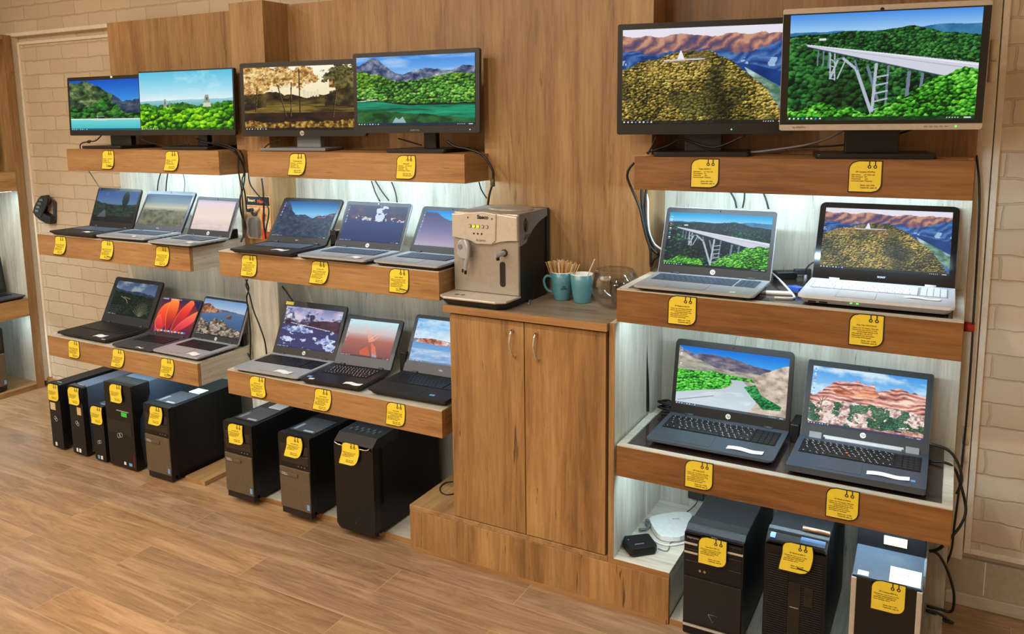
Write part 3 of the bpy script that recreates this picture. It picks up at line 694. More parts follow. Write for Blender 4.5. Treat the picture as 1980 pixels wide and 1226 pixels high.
trim(box(-.001, .957, YB, YB + .02, ZT - TH + .02, ZTOP + .04), 'oak_rv')
trim(box(-.001, .957, YB, YB + .02, 0, ZT - TH + .02), 'lw_v')
# right hand door with its jamb, tile skirting and baseboard
struct('door_1', box(1.003, 1.95, .40, .42, .19, 2.35), 'brick')
b_ = box(1.003, 1.021, .388, .401, .19, 2.35, .002); bx(b_, 1.021, 1.95, .388, .401, .19, .207, .002); bx(b_, 1.021, 1.95, .388, .401, 2.335, 2.35, .002)
trim(b_, 'white_trim')
trim(box(.957, 1.0, .385, .42, .165, 2.5, .003), 'jamb')
trim(box(.957, 2.16, .404, .42, .045, .165), 'tile')
b_ = box(1.0665, 1.0695, .4035, .4042, .05, .165); bx(b_, 1.3665, 1.3695, .4035, .4042, .05, .165); trim(b_, 'white')
struct('baseboard_right', box(.957, 2.16, .395, .42, 0, .045, .004), 'lw_h')
# left hand door
struct('door_2', box(-3.93, -3.0, .40, .42, .05, 2.075), 'brick')
b_ = box(-3.935, -3.918, .388, .401, .06, 2.075, .002); bx(b_, -3.918, -3.0, .388, .401, 2.06, 2.077, .002); trim(b_, 'white_trim')
b_ = box(-4.02, -3.968, .378, .42, .03, 2.13, .003); bx(b_, -3.968, -3.0, .378, .42, 2.108, 2.13, .003); trim(b_, 'white_trim')
struct('baseboard_back', box(-4.0, -3.0, .392, .42, 0, .05, .004), 'oak_h')

# ------------------------------------------------------------------ ceiling lamps
for i, (x, y) in enumerate(LAMPS):
    t = thing('ceiling_lamp', 'round warm ceiling downlight overhead', 'lamp', (x, y, 2.9), 0, 'ceiling downlights')
    bm = bmesh.new(); lathe(bm, [(.085, 0), (.085, -.02), (.07, -.024), (.066, -.008)], seg=28); put('rim', bm, 'white', t)
    bm = bmesh.new(); lathe(bm, [(0, -.007), (.066, -.007), (.066, -.004), (0, -.004)], seg=28); put('diffuser', bm, 'lampglow', t)
    L = bpy.data.lights.new('lamp_light', 'AREA'); L.shape = 'DISK'; L.size = .13; L.energy = LAMP_W; L.color = LAMP_COL
    o = bpy.data.objects.new('lamp_light', L); C.objects.link(o); o.parent = t; o.location = (0, 0, -.03)

# ------------------------------------------------------------------ shelves
def led(t, x0, x1, y, z, watts, tilt=.9):
    if not watts: return
    put('led_strip', box(x0, x1, y - .004, y + .004, z, z + .003), 'led', t)
    L = bpy.data.lights.new('led_light', 'AREA'); L.shape = 'RECTANGLE'; L.size = x1 - x0; L.size_y = .012; L.energy = watts; L.color = LED_COL
    o = bpy.data.objects.new('led_light', L); C.objects.link(o); o.parent = t
    o.location = ((x0 + x1) / 2, y, z - .004); o.rotation_euler = (tilt, 0, 0)
def tray(label, x0, x1, yf, zt, rec, side, liner, watts, rim='lw_h', h=TH, led_y=.03, front='oak_h'):
    """box shelf; rec = (xa, xb) range that reaches back into the recess"""
    t = thing('box_shelf', label, 'shelf', (x0, yf, zt - h)); w = x1 - x0; yb = YP - .001 - yf; yB = YB - .001 - yf
    th = .018
    put('front_board', box(0, w, 0, th, 0, h - (.004 if rim else 0), .0008, 1), front, t)
    if rim: put('edge_band', box(0, w, 0, .024, h - .004, h, .0006, 1), rim, t, label='pale edging')
    for nm, a, b in (('a', 0, th), ('b', w - th, w)):
        q = box(a, b, th, yb, 0, h - .004, .0006, 1); put('side_board', q, side, t)
    if rim:
        for a, b in ((0, .026), (w - .026, w)): put('side_edging', box(a, b, .024, yb, h - .004, h), rim, t)
    bm = box(.018, w - .018, th, yb, h - .022, h - .006)
    xa, xb = max(rec[0] - x0, 0) + .002, min(rec[1] - x0, w) - .002
    bx(bm, xa, xb, yb, yB, h - .022, h - (.006 if rim else .001)); bx(bm, xa, xb, yB - .016, yB, 0, h - .022)
    if not rim: bx(bm, .018, w - .018, th, yb, h - .006, h - .001)
    put('shelf_panel', bm, 'lw_h' if rim else 'oak_h', t)
    if liner: put('liner', box(.028, w - .028, .026, yB - .002 if rec[0] - x0 < .03 and x1 - rec[1] < .03 else yb, h - .006, h - .003), liner, t)
    led(t, .05, w - .05, led_y, .012, watts)
    return t
RL_, RM_, RR_ = (-3.006, -1.958), (-1.757, -.656), (0, .957)
tray('top box shelf of the left unit, oak, carrying two monitors', -2.952, -1.89, 0, ZT, RL_, 'oak_y', None, LED_W['T'], rim=None)
tray('middle box shelf of the left unit, oak front with pale end', -3.017, -1.939, -.146, ZM, RL_, 'lw_y', 'mat_pale', .9)
tray('lowest box shelf of the left unit above five computer towers', -3.014, -1.938, -.146, ZL, RL_, 'lw_y', 'mat_pale', LED_W['L'])
tray('top box shelf of the centre unit, oak, with two monitors on it', -1.716, -.641, 0, ZT, RM_, 'oak_y', None, LED_W['T'], rim=None)
tray('middle box shelf of the centre unit, left of the coffee machine', -1.760, -.665, -.146, ZM, RM_, 'oak_y', 'mat_pale', 1.0)
tray('lowest box shelf of the centre unit above three black towers', -1.7555, -.667, -.146, ZL, RM_, 'oak_y', 'mat_pale', .8)
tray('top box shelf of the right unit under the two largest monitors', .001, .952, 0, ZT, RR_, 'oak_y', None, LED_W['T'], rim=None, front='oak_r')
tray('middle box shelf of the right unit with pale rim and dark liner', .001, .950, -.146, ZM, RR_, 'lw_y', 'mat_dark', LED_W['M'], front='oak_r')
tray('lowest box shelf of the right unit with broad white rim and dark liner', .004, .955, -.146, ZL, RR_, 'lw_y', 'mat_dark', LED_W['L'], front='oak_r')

# ------------------------------------------------------------------ cabinet, worktop, platform, base boards
t = thing('base_cabinet', 'oak two-door cabinet under the coffee machine', 'cabinet', (-.623, -.148, .178))
put('body', box(.003, .588, .02, .315, 0, .762), 'oak_v', t)
for a, b, nm, hx in ((.0005, .2945, 'door', .252), (.2975, .5895, 'door', .342)):
    d = put('door', box(a, b, 0, .0185, .002, .756, .0012, 2), 'oak_v2', t)
    bm = bmesh.new(); tube(bm, [(hx, .002, .727), (hx + .001, -.012, .722), (hx - .002 + .002, -.021, .70), (hx, -.024, .68), (hx + .003, -.021, .658), (hx + .006, -.012, .638), (hx + .007, .002, .634)], lambda u: .0032 + .0022 * abs(2 * u - 1), 10)
    put('handle', bm, 'chrome', d, label='curved chrome handle')
t = thing('side_panel', 'tall narrow oak-edged panel between cabinet and right shelves', 'panel', (-.022, -.15, .178))
put('panel_board', box(0, .0185, .004, .319, 0, .79, .0006, 1), 'lw_v', t); put('edge_band', box(0, .0185, 0, .004, 0, .79, .0004, 1), 'oak_v', t)
t = thing('worktop', 'grey-topped worktop with oak edge carrying coffee machine and mugs', 'worktop', (-.637, -.168, .943))
put('slab', box(0, .614, .002, .336, 0, .025, .0006, 1), 'wtop', t); put('edge_band', box(0, .614, 0, .002, 0, .0245), 'oak_h', t)
put('end_edge', box(-.0012, 0, .0, .336, 0, .0245), 'oak_y', t)
t = thing('plinth_platform', 'low oak platform step running under the cabinet', 'platform', (-.821, -.15, 0))
put('front_board', box(0, 1.007, 0, .016, .0, .158, .0008, 1), 'oak_v2', t)
put('top_board', box(0, .798, 0, .319, .159, .177, .0008, 1), 'oak_y', t)
put('top_board', box(.799, 1.007, .002, .468, .159, .177, .0008, 1), 'lw_h', t, label='pale top board')
put('edge_band', box(.799, 1.007, 0, .002, .159, .1765), 'oak_h', t)
put('side_board', box(.989, 1.007, .017, .468, .02, .158), 'lw_y', t); put('side_board', box(0, .018, .017, .319, 0, .158), 'oak_y', t)
put('floor_strip', box(.02, 1.0, -.003, 0, 0, .014), 'oak_h', t)
t = thing('base_board', 'thin base board on floor beneath the centre towers', 'board', (-1.755, -.125, 0))
put('top_panel', box(0, .932, .002, .29, .003, .019), 'lw_h', t); put('edge_band', box(0, .932, 0, .002, 0, .019), 'oak_h', t)
t = thing('floor_plank', 'loose pale plank on floor between left and centre towers', 'plank', (-2.078, -.14, 0))
put('board', box(0, .128, 0, .29, 0, .021, .0015), 'oak_y', t)
t = thing('base_board', 'thin pale base board on floor beneath the right unit', 'board', (.188, -.146, 0))
put('top_panel', box(0, .766, .002, .46, .003, .019), 'lw_y', t); put('edge_band', box(0, .766, 0, .002, 0, .019), 'oak_h', t)

# ------------------------------------------------------------------ shelving unit on the left wall
t = thing('shelving_unit', 'oak wall unit with lit pale niches at left edge', 'shelves', (-3.955, -1.3, 0))
put('end_panel', box(-.40, -.0021, 1.650, 1.668, 1.27, 2.115, .001, 1), 'oak_v', t)
put('end_panel', box(-.40, -.002, 1.650, 1.668, 0, 1.27, .001, 1), 'lw_v', t, label='pale end panel')
put('end_edge', box(-.002, .0, 1.62, 1.668, 0, 2.115), 'oak_v', t)
put('back_panel', box(-.404, -.386, 0, 1.649, 0, 2.115), 'lw_v', t)
for z0, z1 in ((1.216, 1.327), (.46, .567)):
    s = put('shelf_box', box(-.385, 0, 0, 1.6195, z0, z1, .001, 1), 'oak_h' if 0 else 'oak_y', t)
put('plinth', box(-.385, -.0021, 0, 1.649, 0, .03), 'oak_y', t)
put('top_board', box(-.385, 0, 0, 1.6195, 2.09, 2.115), 'oak_y', t)
for z in (1.205, .45):
    put('led_strip', box(-.03, -.024, .05, 1.6, z + .008, z + .0105), 'led', t)
    L = bpy.data.lights.new('led_light', 'AREA'); L.shape = 'RECTANGLE'; L.size = .012; L.size_y = 1.5; L.energy = 5; L.color = LED_COL
    o = bpy.data.objects.new('led_light', L); C.objects.link(o); o.parent = t; o.location = (-.03, .85, z + .004); o.rotation_euler = (0, .3, 0)

# ------------------------------------------------------------------ logos
def hp_logo(parent, x, z, r, y=-.0006, mat='silverp', axis='front'):
    bm = bmesh.new(); cy(bm, (x, y, z), r, -.0006, 'y', 24)
    o = put('logo', bm, mat, parent, label='round light logo')
    text('logo_lettering', 'hp', r * 1.5, 'ink', parent, (x, y - .0008, z + r * .05), shear=.3)
def word_logo(parent, s, x, z, size, mat='silverp', y=-.0006):
    text('logo_lettering', s, size, mat, parent, (x, y, z), bold=size * .02)

# ------------------------------------------------------------------ monitors
def monitor(label, cx, cy0, cz, yaw, tilt, w, h, pic, bez, mat, stand, logo=None, led_=None, cam_=None, base_y=.17, rowcol=None, side_mat=None):
    """bez = (side, top, bottom)"""
    bx0 = cx - math.sin(yaw) * 0.06; by0 = base_y
    t = thing('monitor', label, 'monitor', (bx0, by0, ZT + .0005), yaw, 'flat monitors on the top shelves')
    c, s = math.cos(-yaw), math.sin(-yaw); dx, dy = cx - bx0, cy0 - by0
    lx, ly, lz = c * dx - s * dy, s * dx + c * dy, cz - ZT
    st = stand.get('mat', 'black')
    kind = stand['kind']
    if kind == 'round':
        bm = bmesh.new(); cy(bm, (lx, 0, 0), .13, .008, 'z', 40); cy(bm, (lx, 0, .008), .12, .006, 'z', 40, r2=.05)
        for v in bm.verts: v.co.y *= .75
        put('stand_base', bm, st, t)
    elif kind == 'wing':
        bm = bmesh.new(); prism(bm, [(lx - .16, -.11), (lx + .16, -.11), (lx + .12, .09), (lx - .12, .09)], 0, .012, 'xy', .003); put('stand_base', bm, st, t)
    else:
        bw = stand.get('w', .14); bm = bmesh.new(); prism(bm, rr(lx - bw, -.11, lx + bw, .11, .012), 0, .013, 'xy', .003); put('stand_base', bm, st, t)
    nw = stand.get('nw', .035)
    bm = bmesh.new(); bx(bm, lx - nw, lx + nw, .008, .04, .01, lz - h * .1, .004); bx(bm, lx - nw * .8, lx + nw * .8, ly + .04, .03, lz - .06, lz + .06, .004)
    put('stand_neck', bm, st, t)
    hs = put('housing', None or prism(bmesh.new(), rr(0, 0, w, h, .006), .0, .018, 'xz', .002), mat, t)
    hb = prism(bmesh.new(), rr(.03, .03, w - .03, h - .03, .02), .018, .042, 'xz', .008)
    hs.location = (lx, ly, lz); hs.rotation_euler = (-tilt, 0, 0)
    # centre the panel: shift its mesh
    for v in hs.data.vertices: v.co.x -= w / 2; v.co.z -= h / 2
    back = put('rear_shell', hb, st, hs, (-w / 2, 0, -h / 2))
    S_, T_, B_ = bez
    sw, sh = w - 2 * S_, h - T_ - B_
    if side_mat: put('inner_bezel', box(-w / 2 + .001, w / 2 - .001, -.0012, 0, -h / 2 + B_ * .62, h / 2 - T_ * .8), side_mat, hs)
    sc = put('screen', screen_mesh(pic, sw, sh), 'screen', hs, (-w / 2 + S_, -.0016, -h / 2 + B_))
    if logo:
        kx = logo.get('x', 0); kz = -h / 2 + (logo.get('z') or B_ * .5)
        if logo['t'] == 'hp': hp_logo(hs, kx, kz, logo.get('r', .0095), mat=logo.get('m', 'white'))
        else: word_logo(hs, logo['t'], kx, kz, logo.get('s', .009), logo.get('m', 'grey'))
    if led_:
        bm = bmesh.new(); cy(bm, (led_[0], -.0008, -h / 2 + led_[1]), .0022, -.001, 'y', 12); put('power_led', bm, led_[2], hs)
    if rowcol:
        bm = bmesh.new()
        for i in range(5): bx(bm, rowcol[0] + i * .013, rowcol[0] + .008 + i * .013, -.0016, -.0006, -h / 2 + rowcol[1] - .001, -h / 2 + rowcol[1] + .001)
        put('button_row', bm, rowcol[2], hs)
    if cam_: cam_(hs, w, h)
    return t
def toplogo(hs, w, h): 
    put('brand_badge', box(-.007, .007, -.001, 0, h / 2 - .011, h / 2 - .001), 'white', hs)
def webcam(hs, w, h):
    bm = bmesh.new(); cy(bm, (-.005, -.0008, h / 2 - .012), .005, -.001, 'y', 20); put('webcam', bm, 'blackg', hs)
BIG, MED, SML = (420, 262), (320, 190), (300, 180)
monitor('black monitor at far left showing a turquoise lagoon beach', -2.779, .15, 1.691, .043, .038, .545 if 0 else .665, .293, p_lagoon(*MED), (.016, .018, .026), 'black', dict(kind='square', nw=.075), cam_=toplogo)
monitor('thin-bezel monitor with jungle temples under a pale blue sky', -2.182, .09, 1.695, .083, .037, .572, .293, p_temples(*MED), (.006, .006, .024), 'black', dict(kind='square', nw=.03), logo=dict(t='Lenovo', x=-.25, s=.01, m='dgrey'))
monitor('black monitor showing golden autumn trees and a distant castle', -1.532, .14, 1.699, .141, .030, .618, .313, p_autumn(*MED), (.019, .021, .026), 'black', dict(kind='wing', nw=.06, mat='grey'), logo=dict(t='hp', x=0, r=.0105, m='champ'))
monitor('black monitor with green lake and blue mountains picture', -.901, .07, 1.710, .083, .031, .546, .305, p_lake(*MED), (.017, .017, .028), 'black', dict(kind='square', nw=.028, w=.13), logo=dict(t='SAMSUNG', s=.009, m='grey', z=.010), led_=(.235, .012, 'bluel'), rowcol=(.15, .011, 'dgrey'))
monitor('large black monitor showing an autumn forest hill with a castle', .183, .13, 1.729, .216, .016, .553, .356, p_castle(*BIG), (.017, .019, .034), 'black', dict(kind='square', nw=.06, w=.15), led_=(.09, .015, 'green'))
monitor('largest monitor, silver framed, showing a long bridge over jungle', .706, .05, 1.736, .189, -.066, .529, .344, p_bridge(*BIG), (.021, .018, .028), 'champ', dict(kind='square', nw=.075, w=.16), logo=dict(t='hp LP2475w', x=-.21, s=.007, m='grey', z=.009), led_=(.200, .009, 'green'), cam_=webcam, rowcol=(.12, .009, 'grey'), side_mat='black')

# ------------------------------------------------------------------ laptops
def keyboard(bm, x0, x1, y0, y1, z, numpad, mi_key=0, mi_dot=None, lip=.0018):
    rows = 6; ph = (y1 - y0) / rows; np_w = (x1 - x0) * .19 if numpad else 0; mx = x1 - np_w - (.006 if numpad else 0)
    lay = [[1] * 15, [1] * 13 + [1.7], [1.5] + [1] * 12 + [1.2], [1.8] + [1] * 11 + [1.9], [2.3] + [1] * 10 + [2.4], [1.2, 1, 1, 1.1, 5.2, 1.1, 1, 1, 1, 1]]
    rnd = random.Random(3)
    for r in range(rows):
        ya = y1 - (r + 1) * ph; L = lay[r]; u = (mx - x0) / sum(L); x = x0
        for q in L:
            a, b = x + .0009, x + q * u - .0009; yy, yz = ya + .0009, ya + ph - .0009
            bx(bm, a, b, yy, yz, z, z + lip, mi=mi_key)
            if mi_dot is not None and q < 2:
                m = (a + b) / 2 - .002; bx(bm, m, m + .0028, yz - .0062, yz - .0032, z + lip, z + lip + .0002, mi=mi_dot)
                if rnd.random() < .7: bx(bm, m + .004, m + .006, yy + .002, yy + .0045, z + lip, z + lip + .0002, mi=mi_dot)
            x += q * u
        if numpad:
            u = np_w / 4
            for c in range(4): bx(bm, x1 - np_w + c * u + .001, x1 - np_w + (c + 1) * u - .001, ya + .0009, ya + ph - .0009, z, z + lip, mi=mi_key)
def laptop(label, x, y, z, yaw, w, d, L, ang, pic, t_=.021, body='black', deck=None, keys='keyd', well=None, dots=None, bez=None, bezm='black', lidm=None,
           logo=None, numpad=False, note=None, tp=None, sticker=None, extra=None, corner=.012, keyspan=None, lid_t=.008, basem='blackm', logo_z=None):
    T = thing('laptop', label, 'laptop', (x, y, z), yaw, 'open laptops on the box shelves')
    deck = deck or body; lidm = lidm or body
    th_ = .0075 if t_ < .03 else .018
    bs = prism(bmesh.new(), rr(0, 0, w, d, (corner, corner, .004, .004)), .003, t_ - th_, 'xy')
    for v in bs.verts:
        if v.co.z < .004: v.co.x = w / 2 + (v.co.x - w / 2) * .93; v.co.y = d / 2 + (v.co.y - d / 2) * .86
        else: v.co.x = w / 2 + (v.co.x - w / 2) * .985; v.co.y = d / 2 + (v.co.y - d / 2) * .975
    base = put('base', bs, basem, T)
    bm = bmesh.new()
    for fx in (.03, w - .03):
        for fy in (.03, d - .03): cy(bm, (fx, fy, 0), .007, .0035, 'z', 12)
    put('rubber_foot', bm, 'ink', T)
    dk = put('palm_rest', prism(bmesh.new(), rr(0, 0, w, d, (corner, corner, .004, .004)), t_ - th_, t_, 'xy', .0018), deck, T)
    ks = keyspan or ((.035, w - .035) if not numpad else (.02, w - .02))
    ky0, ky1 = d * .45, d * .87
    bm = bmesh.new(); bx(bm, ks[0] - .003, ks[1] + .003, ky0 - .003, ky1 + .003, t_ - .0002, t_ + .0006, mi=0)
    keyboard(bm, ks[0], ks[1], ky0, ky1, t_ + .0006, numpad, 1, 2 if dots else None)
    put('keyboard', bm, [well or 'ink', keys, dots or 'white'], T)
    px0, px1 = tp or (w * .36, w * .62)
    pad = put('touchpad', prism(bmesh.new(), rr(px0, d * .07, px1, d * .39, .003), t_ - .0004, t_ + .0006, 'xy'), deck, T)
    pm = bmesh.new()
    for q in ((px0 - .0008, px1 + .0008, d * .07 - .0008, d * .07), (px0 - .0008, px1 + .0008, d * .39, d * .39 + .0008), (px0 - .0008, px0, d * .07, d * .39), (px1, px1 + .0008, d * .07, d * .39)):
        bx(pm, *q, t_, t_ + .0004)
    put('touchpad_rim', pm, 'dgrey', T)
    # lid
    lid = put('lid', prism(bmesh.new(), rr(0, 0, w, L, (.003, .003, corner, corner)), 0.0, lid_t, 'xz', .002), lidm, T, (0, d - .002, t_ - .002), (-(PI / 2 - ang), 0, 0))
    B = bez or (.014, .018, .030)      # side, top, bottom
    put('bezel', prism(bmesh.new(), rr(.0015, .0015, w - .0015, L - .0015, (.002, .002, corner - .0015, corner - .0015)), -.0012, 0.0004, 'xz'), bezm, lid)
    if pic is not None: put('screen', screen_mesh(pic, w - 2 * B[0], L - B[1] - B[2]), 'screen', lid, (B[0], -.0017, B[2]))
    else: put('screen', box(B[0], w - B[0], -.0016, -.0011, B[2], L - B[1]), 'blackg', lid, label='dark screen, switched off')
    bm = bmesh.new(); cy(bm, (w / 2, -.0012, L - B[1] * .5), .0022, -.0006, 'y', 14); put('webcam', bm, 'blackg', lid)
    if logo == 'hp': hp_logo(lid, w / 2, logo_z or B[2] * .5, min(.0085, B[2] * .32), -.0014, 'white')
    elif logo: word_logo(lid, logo, w / 2, B[2] * .5, .0085, 'silverp', -.0014)
    for hx in (w * .13, w * .80):
        bm = bmesh.new(); cy(bm, (hx, d - .003, t_ + .001), .0045, w * .075, 'x', 12); put('hinge', bm, 'dgrey' if body != 'wlap' else 'wlap', T)
    if note:
        nx, ny, nw, nh, na = note
        bm = bmesh.new(); n = 8
        V = [[bm.verts.new((nx + nw * i / n, ny + j * nh + .003 * math.sin(i * .8), t_ + .0009 + .0016 * abs(math.sin(i * .55)))) for i in range(n + 1)] for j in (0, 1)]
        for i in range(n): bm.faces.new((V[0][i], V[0][i + 1], V[1][i + 1], V[1][i]))
        bmesh.ops.rotate(bm, verts=bm.verts, cent=(nx, ny, t_), matrix=Matrix.Rotation(na, 3, 'Z'))
        r = bmesh.ops.extrude_face_region(bm, geom=bm.faces[:]); bmesh.ops.translate(bm, verts=[v for v in r['geom'] if isinstance(v, bmesh.types.BMVert)], vec=(0, 0, .0003))
        put('paper_note', bm, 'paper', T, label='white handwritten paper slip')
    if sticker:
        for sx, sy, sw, sh, sm in sticker: put('sticker', box(sx, sx + sw, sy, sy + sh, t_, t_ + .0005), sm, T)
    bm = bmesh.new()
    for i in range(3): bx(bm, w - .0004, w + .0006, d * (.4 + .13 * i), d * (.4 + .13 * i) + .014, t_ * .4, t_ * .4 + .006)
    put('port', bm, 'ink', T)
    if extra: extra(T, lid)
    return T
ZMb, ZLb = ZM + .0005, ZL + .0005
SP, SB = (150, 94), (250, 156)
R_ = math.radians
laptop('small black laptop at the left end of its shelf, dark dusk picture', -2.888, -.167, ZMb, -.002, .332, .211, .2, 1.215, p_dusktree(*SP), body='blackm', bez=(.012, .014, .028), note=(.20, .03, .06, .025, .1), keys='keyg')
laptop('black laptop with faded hazy grey-yellow screen, left unit', -2.54, -.165, ZMb, .05, .318, .209, .209, 1.03, p_haze(*SP), body='silverp', deck='silverp', lidm='blackm', bezm='dgrey', logo='DELL', keys='keyg', note=(.2, .02, .04, .02, 0))  # silver palm rest paints the LED strip's reflection onto a black laptop
laptop('silver laptop with washed out pale pink screen', -2.154, -.187, ZMb, .01, .266, .214, .188, 1.134, p_pale(*SP), body='silverp', lidm='silverp', bezm='blackm', logo='hp', keys='keyg', note=(.2, .02, .05, .03, .2))
laptop('large dark charcoal laptop showing dark peaks and fern', -2.949, -.139, ZLb, .009, .368, .245, .242, 1.10, p_darkpeak(*SB), body='blackm', bez=(.03, .02, .045), numpad=True, note=(.25, .02, .07, .035, .1), sticker=((.335, .006, .01, .008, 'white'), (.35, .006, .008, .008, 'white')))
laptop('small space-grey laptop with bright red and orange petal wallpaper', -2.511, -.152, ZLb, .058, .268, .217, .194, 1.011, p_petals(*SB), t_=.017, body='blackm', deck='dgrey', bez=(.006, .008, .012), tp=(.07, .2), note=(.16, -.0, .05, .008, 0))
laptop('slim silver laptop with rocky coast picture, lower left shelf', -2.243, -.137, ZLb, -.004, .298, .231, .207, 1.138, p_coast(*SB), body='silverp', bez=(.007, .012, .024), bezm='blackm', logo='hp', note=(.20, .02, .07, .035, -.1))
laptop('black laptop with blue mountain valley, beside the hanging tool pack', -1.655, -.186, ZMb, .06, .318, .22, .22, .93, p_nightpeaks(*SB), body='blackm', deck='black', lidm='black', logo='acer', keys='keyg', note=(.19, .03, .08, .022, 0), sticker=((.24, .02, .02, .01, 'bluest'),))
laptop('silver laptop with dark blue screen and white cloud shape', -1.297, -.18, ZMb, .02, .325, .227, .203, 1.083, p_cloud(*SB), body='silverp', deck='silverp', bezm='blackm', logo='hp', keys='keyg', note=(.235, .02, .05, .03, 0))
laptop('black-keyed laptop partly behind the coffee machine', -.948, -.156, ZMb, -.01, .288, .225, .198, 1.015, p_mauve(*SB), body='dgrey', deck='silverp', bezm='blackm', keys='keyg', lidm='dgrey')
def ysticker(T, lid): put('price_sticker', box(.006, .05, -.0024, -.0012, .222, .236), 'yellow', lid)
laptop('silver laptop showing mirrored snowy peaks, yellow sticker on lid', -1.703, -.162, ZLb, .051, .345, .241, .242, 1.113, p_mirror(*SB), body='silverp', lidm='blackm', bezm='black', bez=(.016, .026, .034), logo='hp', numpad=True, note=(.2, .02, .085, .03, -.05), extra=ysticker)
laptop('grey thick-framed tablet laptop with orange folded shapes picture', -1.337, -.157, ZLb, .08, .282, .229, .217, 1.0, p_fold(*SB), t_=.024, body='black', bezm='dgrey', bez=(.02, .016, .042), dots='white', note=(.2, .01, .08, .024, 0), sticker=((.012, .03, .02, .018, 'bluest'), (.035, .012, .022, .014, 'white')))
laptop('black laptop with island sea picture beside the cabinet', -1.018, -.132, ZLb, .034, .352, .245, .24, 1.088, p_island(*SB), t_=.026, body='blackm', lidm='dgrey', bezm='dgrey', bez=(.016, .016, .046), logo='DELL', sticker=((.26, .03, .022, .014, 'bluest'), ), numpad=True)
laptop('silver laptop at the right unit showing the white bridge', .057, -.157, ZMb, .001, .364, .24, .229, 1.16, p_bridge(300, 190, 1), t_=.019, body='silverp', deck='silverp', bezm='blackm', bez=(.014, .019, .029), logo='hp', keys='keyg', well='silverp', numpad=True, tp=(.10, .215), sticker=((.29, .02, .016, .012, 'paper'),))
def vaio(T, lid):
    bm = bmesh.new()
    for i in range(4): bx(bm, .03 + (i % 2) * .03, .052 + (i % 2) * .03, -.0006, .001, .008, .012)
    put('card_slot', bm, 'ink', T)
    bm = bmesh.new()
    for i in range(2): bx(bm, .14 + .016 * i, .146 + .016 * i, -.0008, .001, .013, .016)
    put('status_led', bm, 'green', T)
laptop('pearl white laptop with black lid showing the autumn hill', .533, -.115, ZMb, .006, .395, .275, .264, 1.03, p_castle(300, 190), t_=.026, body='wlap', deck='wlap', keys='keyw', well='keyseam', basem='wlap', lidm='black', bezm='blackg', bez=(.018, .02, .038), logo='SONY', numpad=True, note=(.27, .075, .09, .022, -.05), tp=(.1, .2), extra=vaio, sticker=((.36, .255, .025, .004, 'bluest'),), corner=.016)
laptop('large slate grey laptop showing a river valley', .085, -.104, ZLb, .001, .397, .265, .258, 1.362, p_valley(300, 190), t_=.022, body='navy', deck='navy', lidm='black', bezm='black', bez=(.014, .022, .034), logo='hp', numpad=True, dots='white', note=(.25, .03, .11, .026, -.02), tp=(.1, .2), corner=.016)
def workst(T, lid):
    put('hinge_bar', box(.07, .30, -.004, .002, .000, .013, .002), 'silverp', lid, label='silver hinge bar')
    put('hinge_cap', box(.028, .066, -.007, .004, -.004, .018, .002), 'grey', lid); put('hinge_cap', box(.304, .342, -.007, .004, -.004, .018, .002), 'grey', lid)
    bm = bmesh.new(); cy(bm, (.15, .155, .033), .004, .003, 'z', 12); put('pointing_stick', bm, 'orange', T)
laptop('thick gunmetal laptop with red canyon picture and silver hinge bar', .522, -.126, ZLb, .007, .367, .253, .251, 1.033, p_canyon(300, 190), t_=.031, body='dgrey', deck='navy', lidm='dgrey', bezm='blackm', bez=(.018, .020, .042), logo='hp', logo_z=.0300, numpad=True, dots='white', note=(.215, .03, .11, .026, .03), tp=(.08, .2), extra=workst, sticker=((.327, .036, .012, .012, 'bluest'),), corner=.006, lid_t=.012)
# laptop in the wall unit at the far left, seen end-on
laptop('dark laptop with its display off in the left wall niche', -3.957, -.048, .5675, PI / 2, .36, .20, .235, 1.42, None, body='navy', lidm='blackm', deck='dgrey')

